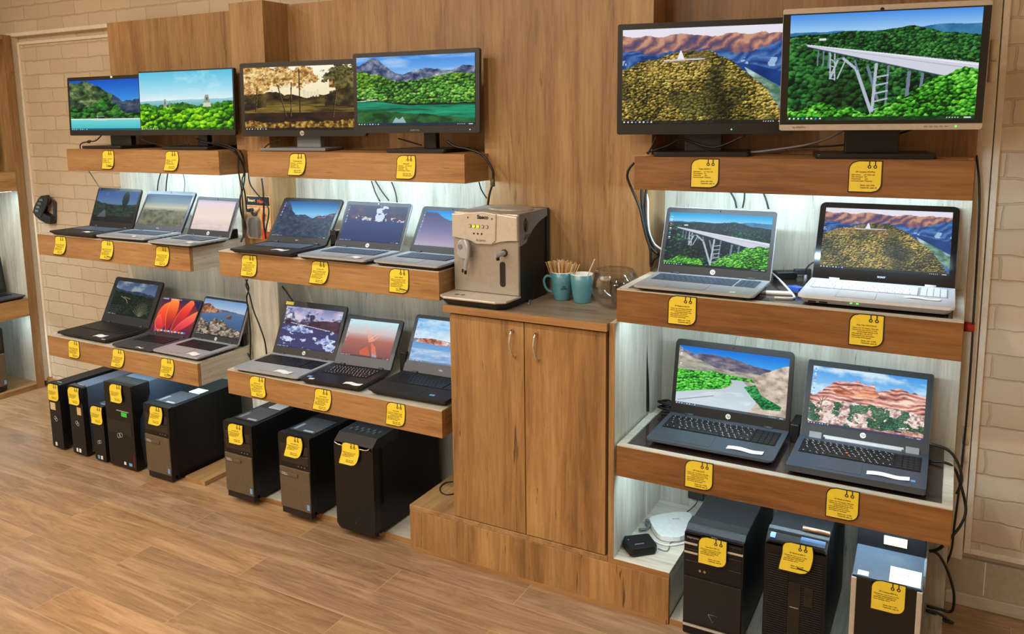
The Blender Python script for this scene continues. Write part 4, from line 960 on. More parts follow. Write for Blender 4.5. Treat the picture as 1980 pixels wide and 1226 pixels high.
# ------------------------------------------------------------------ price tags
MON_TXT = 'Диагональ:      24" 1920x1200\nТип матрицы:   IPS\nПодсветка:        LED\nКомплектация: Монитор'
LAP_TXT = 'Экран: 15,6" TFT-Display 1920x1080\nПроцессор: Intel Core i5 2,5 GHz\n           Оперативная память 8 Gb\nЖёсткий диск: SSD 256 Gb\nВидеокарта: Intel HD Graphics\nСостояние: Встроенная'
PC_TXT = 'Процессор: Intel Core i5 3,2 GHz\n     4 ядра, оперативная 8 Gb\nЖёсткий диск: HDD 500 Gb\nБлок питания: 300 W'
END_TXT = 'Цена, грн: %s\nГарантия, дни: 30'
def price_tag(where, title, x, zt, yf, kind, price, s=0.0, c=.006, w=.088, h=.090, scratch=False):
    T = thing('price_tag', where, 'price tag', (x, yf, zt), 0, 'yellow price tags')
    bend = lambda z: -c * (min(1, max(0, -z / h)) ** 2.2)
    skew = lambda z: s * math.sin(PI * min(1, max(0, -z / h)) * 1.5)
    def sheet(m, y0, th, rad):
        bm = bmesh.new(); n = 22; rows = []
        for i in range(n + 1):
            z = -h + m + (h - 2 * m) * i / n
            xl, xr = -w / 2 + m, w / 2 - m
            dt = -z - m; R = rad
            if dt < R: xl += R - math.sqrt(max(0, R * R - (R - dt) ** 2))
            db = z + h - m
            if db < R: xr -= R - math.sqrt(max(0, R * R - (R - db) ** 2))
            rows.append([bm.verts.new((q + skew(z), bend(z) + yy, z)) for q in (xl, xr) for yy in (y0, y0 - th)])
        for A, B in zip(rows, rows[1:]):
            bm.faces.new((A[0], B[0], B[2], A[2])); bm.faces.new((A[1], A[3], B[3], B[1])); bm.faces.new((A[0], A[1], B[1], B[0])); bm.faces.new((A[2], B[2], B[3], A[3]))
        for A in (rows[0], rows[-1]): bm.faces.new((A[0], A[1], A[3], A[2]))
        return bm
    put('border', sheet(0, -.0003, .0006, .026), 'ink', T, label='black rounded border')
    put('card', sheet(.0028, -.0009, .0006, .0236), 'yellow', T)
    bm = bmesh.new()
    for qx in (.010, .025):
        bx(bm, qx - .0013, qx + .0013, bend(-.01) - .0022, -.0012, -.014, -.001)
        zc = -.0175
        ring = [(math.cos(2 * PI * i / 18), math.sin(2 * PI * i / 18)) for i in range(18)]
        for i in range(18):
            a, b = ring[i], ring[(i + 1) % 18]; yy = bend(zc) - .0021
            bm.faces.new([bm.verts.new((qx + p[0] * r, yy, zc + p[1] * r)) for p, r in ((a, .0024), (a, .0048), (b, .0048), (b, .0024))])
    put('circuit_mark', bm, 'ink', T)
    body = {'m': MON_TXT, 'l': LAP_TXT, 'p': PC_TXT}[kind]
    L = [(title, .0052, 'CENTER', 0.0, -.032), (body, .0042, 'LEFT', -.036, -.038), (END_TXT % price, .0048, 'LEFT', -.012, -.067 if kind != 'l' else -.072)]
    V = []; F = []
    for s_, size, al, px, pz in L:
        me = text_mesh(s_, size * (1.0 if kind != 'm' else 1.1), ext=0.0, align=al, spacing=1.25, bold=size * .03); n = len(V)
        V += [(v.co.x + px, v.co.y + pz) for v in me.vertices]; F += [[n + i for i in p.vertices] for p in me.polygons]
    me = bpy.data.meshes.new('print'); me.from_pydata([(a + skew(b), bend(b) - .0018, b) for a, b in V], [], F)
    put('print', me, 'tprint', T)
    if scratch: put('pen_stroke', prism(bmesh.new(), [(.004, -.0735), (.036, -.0775), (.036, -.075), (.006, -.071)], bend(-.074) - .0035, bend(-.074) - .0019, 'xz'), 'ink', T)
    return T
tags = [
 ('price tag below the lagoon monitor, first on the upper left shelf', '', -2.634, ZT - .004, 0, 'm', '1500', .003, True), ('price tag below the jungle temple monitor', '', -2.189, ZT - .003, 0, 'm', '1900', .006, False),
 ('price tag below the golden autumn trees monitor', 'HP EliteDisplay E231', -1.439, ZT - .005, 0, 'm', '2200', .005, False), ('price tag below the green lake monitor', 'Samsung S24', -.898, ZT - .006, 0, 'm', '2400', .002, False),
 ('price tag below the large black monitor with the autumn hill', 'Fujitsu B24W-7', .230, ZT - .003, 0, 'm', '2700', 0, False), ('price tag below the silver framed bridge monitor', 'HP Compaq LP2475w', .685, ZT - .002, 0, 'm', '2700', 0, False),
 ('price tag below the dusk picture laptop, left end of shelf', '', -2.837, ZM - .004, -.146, 'l', '4 900', .007, False), ('price tag on middle left shelf below the hazy screen laptop', '', -2.487, ZM - .003, -.146, 'l', '5 200', .006, True), ('price tag on middle left shelf below the pale pink screen', '', -2.111, ZM - .004, -.146, 'l', '6 900', .005, False),
 ('price tag below the dark peaks laptop, lowest left shelf', '', -2.804, ZL - .003, -.146, 'l', '7 500', 0, False), ('price tag below the red petal wallpaper laptop', '', -2.474, ZL - .003, -.146, 'l', '9 900', .006, False), ('price tag below the rocky coast laptop', '', -2.135, ZL - .003, -.146, 'l', '8 200', .005, True),
 ('price tag beneath the hanging tool pack, middle centre shelf', 'Acer TravelMate', -1.588, ZM - .006, -.146, 'l', '5 900', .003, False), ('price tag below the blue screen laptop with white cloud', 'HP ProBook 640', -1.215, ZM - .003, -.146, 'l', '6 500', .006, False), ('price tag left of the coffee machine drip tray', 'Lenovo ThinkPad', -.838, ZM - .003, -.146, 'l', '7 200', .001, True),
 ('price tag below the mirrored snowy peaks laptop', 'HP ProBook 650', -1.576, ZL - .004, -.146, 'l', '6 900', -.005, False), ('price tag below the tablet laptop with orange shapes', 'Lenovo ThinkPad X', -1.230, ZL - .004, -.146, 'l', '5 500', .005, False), ('price tag left of the cabinet below the sea island laptop', 'Dell Latitude', -.873, ZL - .003, -.146, 'l', '6 900', .002, False),
 ('price tag below the silver laptop with the white bridge', 'HP EliteBook 850 G3', .211, ZM - .002, -.146, 'l', '16 500', 0, False), ('price tag below the pearl white laptop', 'Sony Vaio SVE1713Z1E', .721, ZM - .003, -.146, 'l', '10 900', 0, False),
 ('price tag below the river valley laptop', 'HP ProBook 470', .273, ZL - .0015, -.146, 'l', '10 200', 0, False), ('price tag below the red canyon laptop', 'HP EliteBook 8560w', .683, ZL - .0015, -.146, 'l', '10 900', 0, False),
]
for lab, ti, x, zt, yf, kd, pr, s, sc_ in tags:
    price_tag('yellow ' + lab, ti, x, zt, yf - .0004, kd, pr, s, c=.003 + abs(s) * .8, scratch=sc_)

# ------------------------------------------------------------------ computer towers
def rings_logo(parent, x, z, r, y=-.001, mat='silverp', rot=.5):
    bm = bmesh.new()
    for s_ in (-1, 1):
        c = Vector((x + s_ * r * .75 * math.cos(rot), y, z + s_ * r * .75 * math.sin(rot)))
        tube(bm, [c + Vector((r * math.cos(2 * PI * i / 16), 0, r * math.sin(2 * PI * i / 16))) for i in range(17)], .0012, 6, smooth=False)
    put('logo', bm, mat, parent, label='double ring logo')
def tower(label, x0, x1, h, z0=.002, yf=-.19, dep=.42, style='optiplex', case='case', rz=0, **kw):
    T = thing('computer_tower', label, 'computer', (x0, yf, z0), rz, 'desktop computers on the floor')
    w = x1 - x0; fh = .012
    front_d = .03
    put('case', box(.002, w - .002, front_d, dep, fh, h - .002, .002, 1), case, T)
    for fx in (.012, w - .03):
        for fy in (.03, dep - .05):
            bm = bmesh.new(); cy(bm, (fx + .009, fy, 0), .009, fh + .001, 'z', 14); put('foot', bm, 'ink', T)
    S = style
    if S in ('slim', 'sff'):
        fr = put('front_panel', prism(bmesh.new(), rr(0, fh - .004, w, h + .004, (.004, .004, .012, .012)), 0, front_d, 'xz', .003), 'casefront', T)
        put('drive_slot', box(w * .18, w * .82, -.0012, .001, h * .80, h * .815), 'ink', T)
        put('bay_line', box(.004, w - .004, -.0006, .001, h * .62, h * .624), 'ink', T)
        rings_logo(T, w * .5, h * .47 if S == 'slim' else h * .36, .008, rot=-.7 if kw.get('lrot') else .3)
        for i, m in enumerate(kw.get('stk', ('paper',))): put('sticker', box(w * .25 + i * .022, w * .25 + .014 + i * .022, -.0008, .0, h * .05, h * .05 + .018), m, T)
        if kw.get('tan'): put('paper_label', box(w * kw['tan'][0], w * kw['tan'][1], -.0008, 0, h * .60, h * .71), 'tan', T)
        put('top_trim', box(w * .5, w * .85, .02, .029, h + .0035, h + .005), 'grey', T)
    elif S == 'ftower':
        bm = bmesh.new(); ol = [(0, fh - .004), (0, h + .004), (.10, h + .004), (.10, h * .86), (.035, h * .60), (.03, h * .35), (.045, h * .1), (.05, fh - .004)]
        prism(bm, [(a, b) for a, b in ol][::-1], 0, w + .012, 'yz', .002); put('front_panel', bm, 'casefront', T)
        put('drive_bay', box(.006, w - .006, -.0014, .0, h * .62, h * .625), 'ink', T)
        put('drive_slot', box(w * .45, w * .92, -.003, .001, h * .695, h * .703), 'silverp', T)
        put('drive_door', box(.006, w - .004, -.0012, .0005, h * .42, h * .575, .0005, 1), 'black', T)
        put('sticker', box(w * .62, w * .84, -.001, 0, h * .635, h * .685), 'gsticker', T, label='green sticker')
        put('side_slot', box(w * .985, w * .995, -.001, .001, h * .05, h * .2), 'red', T)
        for i, m in enumerate(('white', 'bluest')): put('sticker', box(w * (.58 + .2 * i), w * (.66 + .24 * i), -.001, 0, h * .055, h * .09), m, T)
        rings_logo(T, w * .5, h * .40, .011, rot=.3)
    elif S == 'optiplex':
        put('front_panel', prism(bmesh.new(), rr(0, .03, w, h + .002, (.003, .003, .006, .006)), 0, front_d, 'xz', .003), 'casefront', T)
        put('lower_panel', box(.004, w - .003, -.006, .002, .034, h * .60, .003), 'brownpl', T)
        hd = put('logo_handle', box(.008, w * .62, -.010, -.005, h * .50, h * .545, .002), 'brownpl', T)
        text('logo_lettering', 'DELL', .014, 'silverp', hd, (w * .22, -.0103, h * .523), bold=.0005)
        put('foot_grille', box(.006, w - .006, .0, .02, .006, .03), 'ink', T)
        for i in range(2): put('drive_bay', box(.01, w - .01, -.001, .001, h * (.66 + .12 * i), h * (.765 + .12 * i), .0008, 1), 'blackg', T)
        bm = bmesh.new()
        for i in range(3): cy(bm, (w * (.62 + .1 * i), -.0005, h * .635), .0025, -.001, 'y', 10)
        put('front_port', bm, 'grey', T)
        put('sticker', box(w - .022, w - .008, -.0068, -.0058, .045, .068), 'bluest', T)
        put('top_recess', box(.02, w - .02, .05, .19, h - .0018, h + .0008), 'dgrey', T)
        if kw.get('paper'): put('paper_label', box(w * .38, w * .80, .20, .255, h - .001, h + .0018), 'paper', T)
        put('top_label', box(.03, .045, .06, .12, h, h + .0014), 'grey', T)
        put('top_label', box(w * .5, w * .8, .055, .068, h, h + .0014), 'silverp', T)
    elif S == 'gaming':
        put('front_panel', prism(bmesh.new(), rr(0, .012, w, h * .93, (.02, .02, .008, .008)), -.004, front_d, 'xz', .006), 'casefront', T)
        bm = bmesh.new(); prism(bm, [(-.004, h * .93), (front_d, h), (.16, h + .004), (.16, h * .9), (-.004, h * .9)][::-1], 0.001, w - .001, 'yz', .002); put('top_cover', bm, 'black', T)
        bm = bmesh.new(); tube(bm, [(.006, -.006, h * .92), (w * .2, -.008, h * .905), (w * .8, -.008, h * .905), (w - .012, -.006, h * .925)], .0022, 8); put('chrome_line', bm, 'chrome', T)
        bm = bmesh.new(); 
        for i in range(10): bx(bm, .03 + i * .014, .038 + i * .014, .055 + (i % 2) * .02, .07 + (i % 2) * .02, h + .001, h + .0048)
        put('top_vents', bm, 'dgrey', T)
        put('side_rib', prism(bmesh.new(), rr(.05, .12, .066, h * .9, .008), w - .003, w + .003, 'yz', .002), 'case', T)
        text('logo_lettering', 'F', .014, 'dgrey', T, (w * .5, -.0045, .05), shear=.2)
    elif S == 'bays':
        put('front_panel', prism(bmesh.new(), rr(0, .0, w, h * .975, (.003, .003, .004, .004)), 0, front_d, 'xz', .003), 'casefront', T)
        bm = bmesh.new(); prism(bm, [(0, h * .955), (.034, h + .003), (.08, h + .003), (.08, h * .94), (0, h * .94)][::-1], .0, w, 'yz', .002); put('top_cover', bm, 'black', T)
        put('power_button', box(w * .46, w * .56, -.001, .008, h * .962, h * .972), 'silverp', T)
        put('lower_door', box(.002, w - .002, -.005, .002, .045, h * .56, .002), 'black', T)
        for z, a, b in ((h * .86, 0, .24), (h * .775, 0, .58), (h * .86, .72, 1.0)): put('silver_strip', box(w * a + .001, w * b - .001, -.004, .001, z, z + .006, .001), 'champ', T)
        for i in range(3): put('drive_bay', box(.005, w - .005, -.0015, .001, h * (.61 + .11 * i), h * (.705 + .11 * i), .0008, 1), 'casefront', T)
        put('base_strip', box(.001, w - .001, -.006, .002, .028, .034, .001), 'champ', T)
        tri = bmesh.new(); P = [(-.014, .010), (.014, .010), (0, -.014)]; c = (w * .52, .075)
        tube(tri, [(c[0] + a, -.0055, c[1] + b) for a, b in P + P[:1]], .0008, 6, smooth=False); put('logo', tri, 'grey', T, label='triangle outline logo')
        bm = bmesh.new(); cy(bm, (w * .28, -.001, h * .63), .004, -.0014, 'y', 14); cy(bm, (w * .36, -.001, h * .63), .004, -.0014, 'y', 14); put('audio_jack', bm, 'copper', T)
        text('brand_lettering', 'Impression', .009, 'silverp', T, (w * .16, -.0012, h * .925))
    elif S == 'ribbed':
        put('front_panel', prism(bmesh.new(), rr(0, 0, w, h * .955, (.003, .003, .014, .014)), .0, front_d, 'xz', .004), 'casefront', T)
        for a, b in ((.05, .40), (.62, .95)):
            bm = bmesh.new()
            for i in range(44):
                z = .02 + i * (h * .86 - .02) / 44; bx(bm, w * a, w * b, -.0032, .001, z, z + .0036)
            put('grille', bm, 'blackm', T)
        put('centre_strip', box(w * .41, w * .61, -.002, .001, .02, h * .66, .001), 'blackg', T); put('drive_bay', box(w * .67, w * .81, -.0048, -.002, h * .5, h * .64, .001), 'blackg', T)
        put('silver_mark', box(w * .44, w * .58, -.003, -.0018, h * .46, h * .465), 'silverp', T)
        bm = bmesh.new(); prism(bm, [(0, h * .94), (.028, h * .985), (.055, h + .002), (.055, h * .92), (0, h * .92)][::-1], .001, w - .001, 'yz', .002); put('top_cover', bm, 'black', T)
        put('power_led', box(w * .07, w * .15, .010, .028, h * .955 + .004, h * .985), 'bluel', T)
        put('paper_label', box(w * .56, w * .95, .012, .034, h * .965, h * .992), 'bluest', T)
        bm = bmesh.new(); cy(bm, (w * .55, .062, h + .008), .0065, .075, 'x', 16); b = put('battery', bm, 'copper', None)
        M2 = T.matrix_world.copy(); b.location = (x0, yf, z0 + .0005); tag_(b, 'copper battery cell lying on top of the ribbed black tower', 'battery')
    elif S == 'hpbars':
        put('front_panel', prism(bmesh.new(), rr(0, 0, w, h, (.003, .003, .004, .004)), .0, front_d, 'xz', .003), 'blackg', T)
        for a in (0.0, w - .014): put('silver_bar', box(a, a + .014, -.004, .02, 0, h - .001, .002), 'champ', T)
        hp_logo(T, w * .5, h * .42, .012, -.0006)
    return T
ST = 'navy'
tower('slim black desktop at far left of the row, double ring logo', -2.980, -2.890, .338, style='slim', lrot=1, tan=(.1, .55), stk=('white',))
tower('slim desktop second from left with blue-grey steel case', -2.815, -2.712, .350, style='slim', case=ST, lrot=1, tan=(.55, .85), stk=('white', 'paper'))
tower('lowest small desktop squeezed between two taller ones', -2.645, -2.562, .278, style='sff', case=ST, stk=('bluest', 'white'))
tower('tall dark tower with green sticker and double ring logo', -2.535, -2.355, .408, style='ftower', case=ST, stk=())
tower('black and brown tower at the right end of left group', -2.263, -2.095, .350, style='optiplex', paper=True)
tower('black and brown tower, left of the centre group, papers on top', -1.751, -1.586, .340, z0=.0195, style='optiplex', paper=True)
tower('black and brown tower in the middle of the centre group', -1.437, -1.270, .345, z0=.0195, style='optiplex')
tower('plain all black tall tower next to the platform step', -1.140, -.952, .395, z0=.0195, dep=.44, style='gaming')
tower('black tower with silver strips beside the white router', .245, .424, .345, z0=.0195, yf=-.19, dep=.46, style='bays')
tower('black tower with ribbed grille front in the right unit', .484, .655, .388, z0=.0195, dep=.46, style='ribbed')
T_ = tower('glossy black tower with two silver bars, right-hand end', .720, .898, .320, z0=.0195, dep=.12, style='hpbars')
w_ = .178
bm = bmesh.new(); prism(bm, [(.002, .318), (.13, .352), (.13, .30), (.002, .30)][::-1], .001, w_ - .001, 'yz', .001); put('top_cover', bm, 'navy', T_)
put('rear_case', box(.0, w_, .13, .46, .012, .405, .002, 1), 'case', T_); put('case_edge', box(w_ - .002, w_ + .004, .03, .46, .012, .35), 'grey', T_)
sl = math.atan2(.034, .128); put('brand_badge', box(0, .028, 0, .018, 0, .0006), 'white', T_, (.014, .012, .3218), (sl, 0, 0)); sl = math.atan2(.034, .128)
q_ = put('paper_label', box(0, .078, 0, .06, 0, .0006), 'paper', T_, (.094, .012, .3218), (sl, 0, 0)); text('printed_lines', 'Hewlett-Packard  S/N CZC0128\nProduct 6000 Pro MT  3 2 5', .004, 'grey', q_, (.004, .04, .0007), rot=(0, 0, 0), align='LEFT')
put('top_sticker', box(.07, .13, .126, .1305, .37, .395), 'gsticker' if 0 else 'tan', T_)
tower('dark tower inside the wall unit niche at the left edge', -3.99, -3.82, .385, z0=.031, yf=.0, dep=.31, style='optiplex', rz=PI / 2)
# monitor in the wall unit (only its right end is in view)
t = thing('monitor', 'dark monitor on the wall unit at the left edge', 'monitor', (-4.13, .06, 1.3275), PI / 2)
put('stand_base', box(-.13, .13, -.1, .1, 0, .012, .003), 'black', t); put('stand_neck', box(-.03, .03, .0, .03, .01, .15, .003), 'black', t)
h_ = put('housing', box(-.26, .245, -.03, .01, .07, .36, .004), 'black', t); put('screen', box(-.245, .23, -.0325, -.0305, .09, .345), 'blackg', h_, label='dark screen, switched off')

pcs = [('leftmost tower in the row', '', -2.932, .343, 'p', '1 900', .0, -.19), ('slim blue-grey desktop, second in row', '', -2.763, .352, 'p', '2 200', -.006, -.19), ('lowest small desktop', '', -2.600, .283, 'p', '1 500', -.005, -.19),
 ('tall tower with green sticker', '', -2.441, .415, 'p', '2 700', -.005, -.19), ('brown fronted tower ending the left group', 'Dell OptiPlex 3010', -2.176, .352, 'p', '2 900', .005, -.19), ('tower with papers on top, centre group', 'Dell OptiPlex 7010', -1.673, .359, 'p', '3 200', -.003, -.19),
 ('middle tower of the centre group', 'Dell OptiPlex 9020', -1.350, .364, 'p', '3 500', .006, -.19), ('all black tower beside the platform', '', -1.058, .395, 'p', '6 900', .006, -.196),
 ('silver striped tower beside the router', 'Impression DPT-16', .334, .358, 'p', '2 700', .0, -.1965), ('ribbed tower', 'HP EliteDesk 800 G1', .573, .402, 'p', '4 900', .004, -.194), ('glossy tower with silver bars', 'HP Compaq 6000 Pro', .815, .350, 'p', '2 500', .0, -.192)]
for i, (lab, ti, x, zt, kd, pr, s, yf) in enumerate(pcs):
    price_tag('yellow price tag on the front of the ' + lab, ti, x, zt, yf - .003, kd, pr, s, c=.002 + abs(s), scratch=(i == 9))
tg = price_tag('yellow price tag on the dark tower in the left wall unit', '', 0, .41, 0, 'p', '1 900'); tg.location = (-3.985, .10, .40); tg.rotation_euler = (0, 0, PI / 2)

# ------------------------------------------------------------------ coffee machine
T = thing('coffee_machine', 'champagne and black coffee machine with two lit green buttons', 'coffee machine', (-.648, -.07, .9685))
W, D, H = .262, .232, .318
bm = bmesh.new(); bx(bm, .004, W - .003, .006, D, .002, .290, .004); put('case', bm, 'black', T)
put('front_panel', prism(bmesh.new(), [(0, .034), (W, .034), (W, .224), (W * .72, .222), (W * .60, .206), (W * .40, .204), (W * .26, .222), (0, .224)], -.002, .012, 'xz', .003), 'steel', T)
bm = bmesh.new(); ol = [(0, .226), (W * .24, .226), (W * .38, .207), (W * .62, .209), (W * .74, .225), (W + .001, .226), (W + .001, .310), (W * .5, .322), (0, .310)]
prism(bm, ol, -.012, .02, 'xz', .004); put('upper_front', bm, 'champ', T)
bm = bmesh.new(); prism(bm, [(W * .22, .230), (W * .38, .209), (W * .62, .2105), (W * .685, .224), (W * .70, .316), (W * .5, .3225), (W * .21, .315)], -.0165, -.010, 'xz', .002); cp = put('control_panel', bm, 'champ', T)
text('brand_lettering', 'Saeco', .019, 'ink', cp, (W * .50, -.0168, .3035), bold=.0008)
text('script_lettering', 'Incanto', .013, 'brownpl', cp, (W * .46, -.0168, .2225), shear=.4)
for i, xf in enumerate((.30, .365, .43, .495, .56)):
    bm = bmesh.new(); cy(bm, (W * xf, -.0165, .271), .0062, -.002, 'y', 20); rg = put('button', bm, 'brownpl', cp)
    bm = bmesh.new(); cy(bm, (W * xf, -.0185, .271), .005, -.0016, 'y', 20); put('button_cap', bm, 'lime' if i in (1, 2) else 'champ', cp, label='lit green button' if i in (1, 2) else None)
for xf in (.36, .42, .48):
    bm = bmesh.new(); cy(bm, (W * xf, -.0165, .245), .0034, -.001, 'y', 14); put('indicator', bm, 'ink', cp)
for xf in (.27, .64):
    bm = bmesh.new(); cy(bm, (W * xf, -.0165, .300), .0032, -.001, 'y', 14); put('screw', bm, 'brownpl', cp)
bm = bmesh.new(); prism(bm, [(.0, .318), (.215, .318), (.215, .290), (.15, .276), (.11, .262), (.075, .236), (.05, .214), (.02, .207), (0, .207)][::-1], W - .004, W + .003, 'yz', .0015); sd = put('side_trim', bm, 'grey', T)
bm = bmesh.new(); lathe(bm, [(0, .002), (.015, .002), (.019, .0), (.012, -.001), (0, -.001)], seg=24)
for v in bm.verts: v.co = Vector((W + .003 + v.co.z * 1.4, .048 + v.co.x * .8, .275 + v.co.y * 1.3))
put('side_knob', bm, 'blackg', sd)
for i in range(3): 
    bm = bmesh.new(); tube(bm, [(W + .0035, .035 + .012 * i, .225), (W + .0035, .047 + .012 * i, .243)], .0012, 6); put('vent_slot', bm, 'ink', sd)
put('top_panel', box(0, W, .0, .215, .300, .318, .006), 'steel', T)
bm = bmesh.new(); lathe(bm, [(0, .006), (.075, .006), (.085, .0), (.088, -.004), (0, -.004)], seg=40)
for v in bm.verts: v.co = Vector((W * .62 + v.co.x, .13 + v.co.y * .72, .322 + v.co.z))
put('bean_lid', bm, 'blister' if 0 else 'steel', T)
put('rear_edge', box(0, W + .004, .215, D, .02, .318, .003), 'black', T)
bm = bmesh.new(); prism(bm, rr(W * .10, .155, W * .28, .222, (.012, .012, .02, .02)), -.022, 0, 'xz', .006); sp = put('spout', bm, 'silverp', T)
bm = bmesh.new(); cy(bm, (W * .15, -.022, .196), .0085, -.003, 'y', 20); put('spout_badge', bm, 'grey', sp)
bm = bmesh.new(); tube(bm, [(W * .255, -.026, .215), (W * .29, -.03, .195), (W * .285, -.03, .165), (W * .25, -.028, .135), (W * .24, -.026, .115)], lambda u: .010 - .004 * u, 12); put('spout_arm', bm, 'silverp', sp)
bm = bmesh.new(); tube(bm, [(W * .244, -.026, .125), (W * .238, -.026, .100)], .0045, 10); put('spout_nozzle', bm, 'ink', sp)
put('tray_notch', box(W * .125, W * .15, -.004, -.001, .10, .112), 'ink', T)
bm = bmesh.new(); cy(bm, (W * .79, -.002, .182), .0125, -.004, 'y', 22); kn = put('steam_knob', bm, 'ink', T)
bm = bmesh.new(); tube(bm, [(W * .79, -.002, .182), (W * .77, -.03, .180), (W * .74, -.045, .178)], .009, 14); put('steam_arm', bm, 'silverp', kn)
bm = bmesh.new(); tube(bm, [(W * .755, -.032, .178), (W * .755, -.032, .160)], .006, 10); put('steam_nozzle', bm, 'ink', kn)
put('handle_slot', prism(bmesh.new(), rr(W * .72, .062, W * .80, .150, .009), -.004, -.001, 'xz', .001), 'ink', T)
bm = bmesh.new(); ol = [(-.01, .012), (-.008, -.085), (.02, -.108), (W - .035, -.108), (W - .004, -.085), (W, .012)]
prism(bm, ol[::-1], .024, .033, 'xy', .003); put('drip_tray', bm, 'champ', T)
bm = bmesh.new(); A = [bm.verts.new((x * .93 + .01, y * .80, .0)) for x, y in ol]; B = [bm.verts.new((x, y, .024)) for x, y in ol]
for i in range(6): bm.faces.new((A[i], B[i], B[(i + 1) % 6], A[(i + 1) % 6]))
bm.faces.new(A); bm.faces.new(B[::-1]); put('tray_base', bm, 'black', T)
for i, xf in enumerate((.18, .27)):
    bm = bmesh.new(); cy(bm, (W * xf, -.06, .033), .009, .0004, 'z', 16); put('tray_hole', bm, 'brownpl', T)

# ------------------------------------------------------------------ mugs, stir sticks, glass bowl
def mug(label, x, y, ha, logo=False):
    T = thing('mug', label, 'mug', (x, y, .9685), 0, 'blue mugs on the worktop')
    bm = bmesh.new(); lathe(bm, [(0, 0), (.027, 0), (.0285, .003), (.034, .03), (.0385, .065), (.0405, .100), (.0395, .1005)], seg=44); put('body', bm, 'teal', T)
    bm = bmesh.new(); lathe(bm, [(.0407, .1), (.0405, .1018), (.039, .102), (.0378, .100), (.036, .065), (.031, .03), (.026, .006), (0, .005)], seg=44); put('glazed_inside', bm, 'tealw', T, label='white glazed inside')
    c, s = math.cos(ha), math.sin(ha)
    bm = bmesh.new(); tube(bm, [(r * c, r * s, z) for r, z in ((.037, .082), (.052, .086), (.063, .074), (.061, .052), (.050, .034), (.034, .028))], .0048, 12); put('handle', bm, 'teal', T)
    if logo:
        me = text_mesh('ПЛ\nКОФЕ', .008, ext=.0, spacing=.9, bold=.0004).copy(); me.name = 'printed_mark'
        for v in me.vertices:
            a = -PI / 2 + .62 + v.co.x / .0375; z = .048 + v.co.y; r = .0366 + (z - .048) * .12; v.co = (r * math.cos(a), r * math.sin(a), z)
        put('printed_mark', me, 'ink', T)
    return T
mug('left teal mug, packed full of wooden stir sticks', -.298, .088, 3.62, True)
mug('right teal mug in front with one stick leaning out', -.216, .078, 2.2)
rs_ = random.Random(5)
first = None
for i in range(44):
    a = 2.39996 * i; r = .030 * math.sqrt((i + .5) / 44)
    fan = Vector((math.cos(a) * r * 1.1, math.sin(a) * r * .6, 0)); ln = .128 + rs_.random() * .014 - .25 * r
    if i == 7: ln = .143
    top = Vector((fan.x * 2.0, fan.y * 1.6, ln * .99)); bot = Vector((fan.x * .35, fan.y * .35, .008 + .0001 * i))
    d = (top - bot).normalized()
    if first is None or i == 1:
        o = put('stir_stick', prism(bmesh.new(), rr(-.0031, 0, .0031, .13, .0025), -.0008, .0008, 'xz'), 'stick' if first is None else 'stick2')
        if first is None: first = o
        else: second = o
    else:
        o = (first if i % 3 else second).copy(); C.objects.link(o)
    o.location = Vector((-.298, .088, .9685)) + bot
    o.rotation_euler = d.to_track_quat('Z', 'Y').to_euler()
    if i == 7: o.scale = (1, 1, 1.08)
    tag_(o, 'wooden stir stick standing in the packed left mug', 'stir stick', 'wooden stir sticks in the left mug')
o = put('stir_stick', prism(bmesh.new(), rr(-.003, 0, .003, .165, .0028), -.0008, .0008, 'xz'), 'white')
v0, v1 = Vector((-.236, .082, .977)), Vector((-.164, .075, 1.132)); o.location = v0; o.rotation_euler = (v1 - v0).to_track_quat('Z', 'Y').to_euler()
tag_(o, 'single white stirrer leaning in the right teal mug', 'stir stick')
bm = bmesh.new()
def bowl_prof(R, zc, th, ztop):
    out = []; 
    a0 = math.asin(min(1, (.0 - zc) / R)) if 0 else -1.15
    a1 = math.asin((ztop - zc) / R)
    for k in range(15): a = a0 + (a1 - a0) * k / 14; out.append((R * math.cos(a), zc + R * math.sin(a)))
    inn = [((R - th) * math.cos(a0 + (a1 - a0) * k / 14), zc + (R - th) * math.sin(a0 + (a1 - a0) * k / 14)) for k in range(15)]
    return [(0, out[0][1])] + out + inn[::-1] + [(0, inn[0][1])]
lathe(bm, bowl_prof(.083, .0765, .0025, .130), seg=64)
single('glass_bowl', bm, 'glass', 'round clear glass bowl behind the corner of right shelf', 'bowl').location = (-.088, .062, .9690)
bm = bmesh.new(); lathe(bm, [(0, 0), (.022, 0), (.026, .004), (.033, .05), (.0355, .088), (.034, .088), (.0315, .05), (.0245, .008), (0, .006)], seg=44)
single('glass_tumbler', bm, 'glass', 'small glass tumbler standing inside the round glass bowl', 'glass').location = (-.072, .066, .9735)

# ------------------------------------------------------------------ tool pack, handle, red knob, hinges
T = thing('blister_pack', 'blister pack with multitool and gadgets hanging on the post', 'tool pack', (-1.918, YP - .003, 1.078))
put('backing_card', prism(bmesh.new(), rr(0, 0, .146, .198, .006), 0, .0012, 'xz'), 'stick', T, label='brown card backing')
put('card_header', box(.003, .143, -.0006, 0, .155, .194), 'ink', T)
text('card_lettering', 'Smart', .018, 'stick2', T, (.034, -.001, .176), bold=.0004); text('card_lettering', 'Mini', .02, 'orange', T, (.088, -.001, .172), bold=.0008)
put('orange_band', box(.003, .143, -.0006, 0, .146, .150), 'orange', T); put('orange_panel', box(.088, .143, -.0005, 0, .0, .05), 'orange', T)
put('blister', prism(bmesh.new(), rr(.02, .006, .088, .108, (.01, .01, .02, .02)), -.026, 0, 'xz', .006), 'blister', T)
put('meter_body', prism(bmesh.new(), rr(.026, .012, .082, .10, (.008, .008, .014, .014)), -.02, -.002, 'xz', .004), 'dgrey', T)
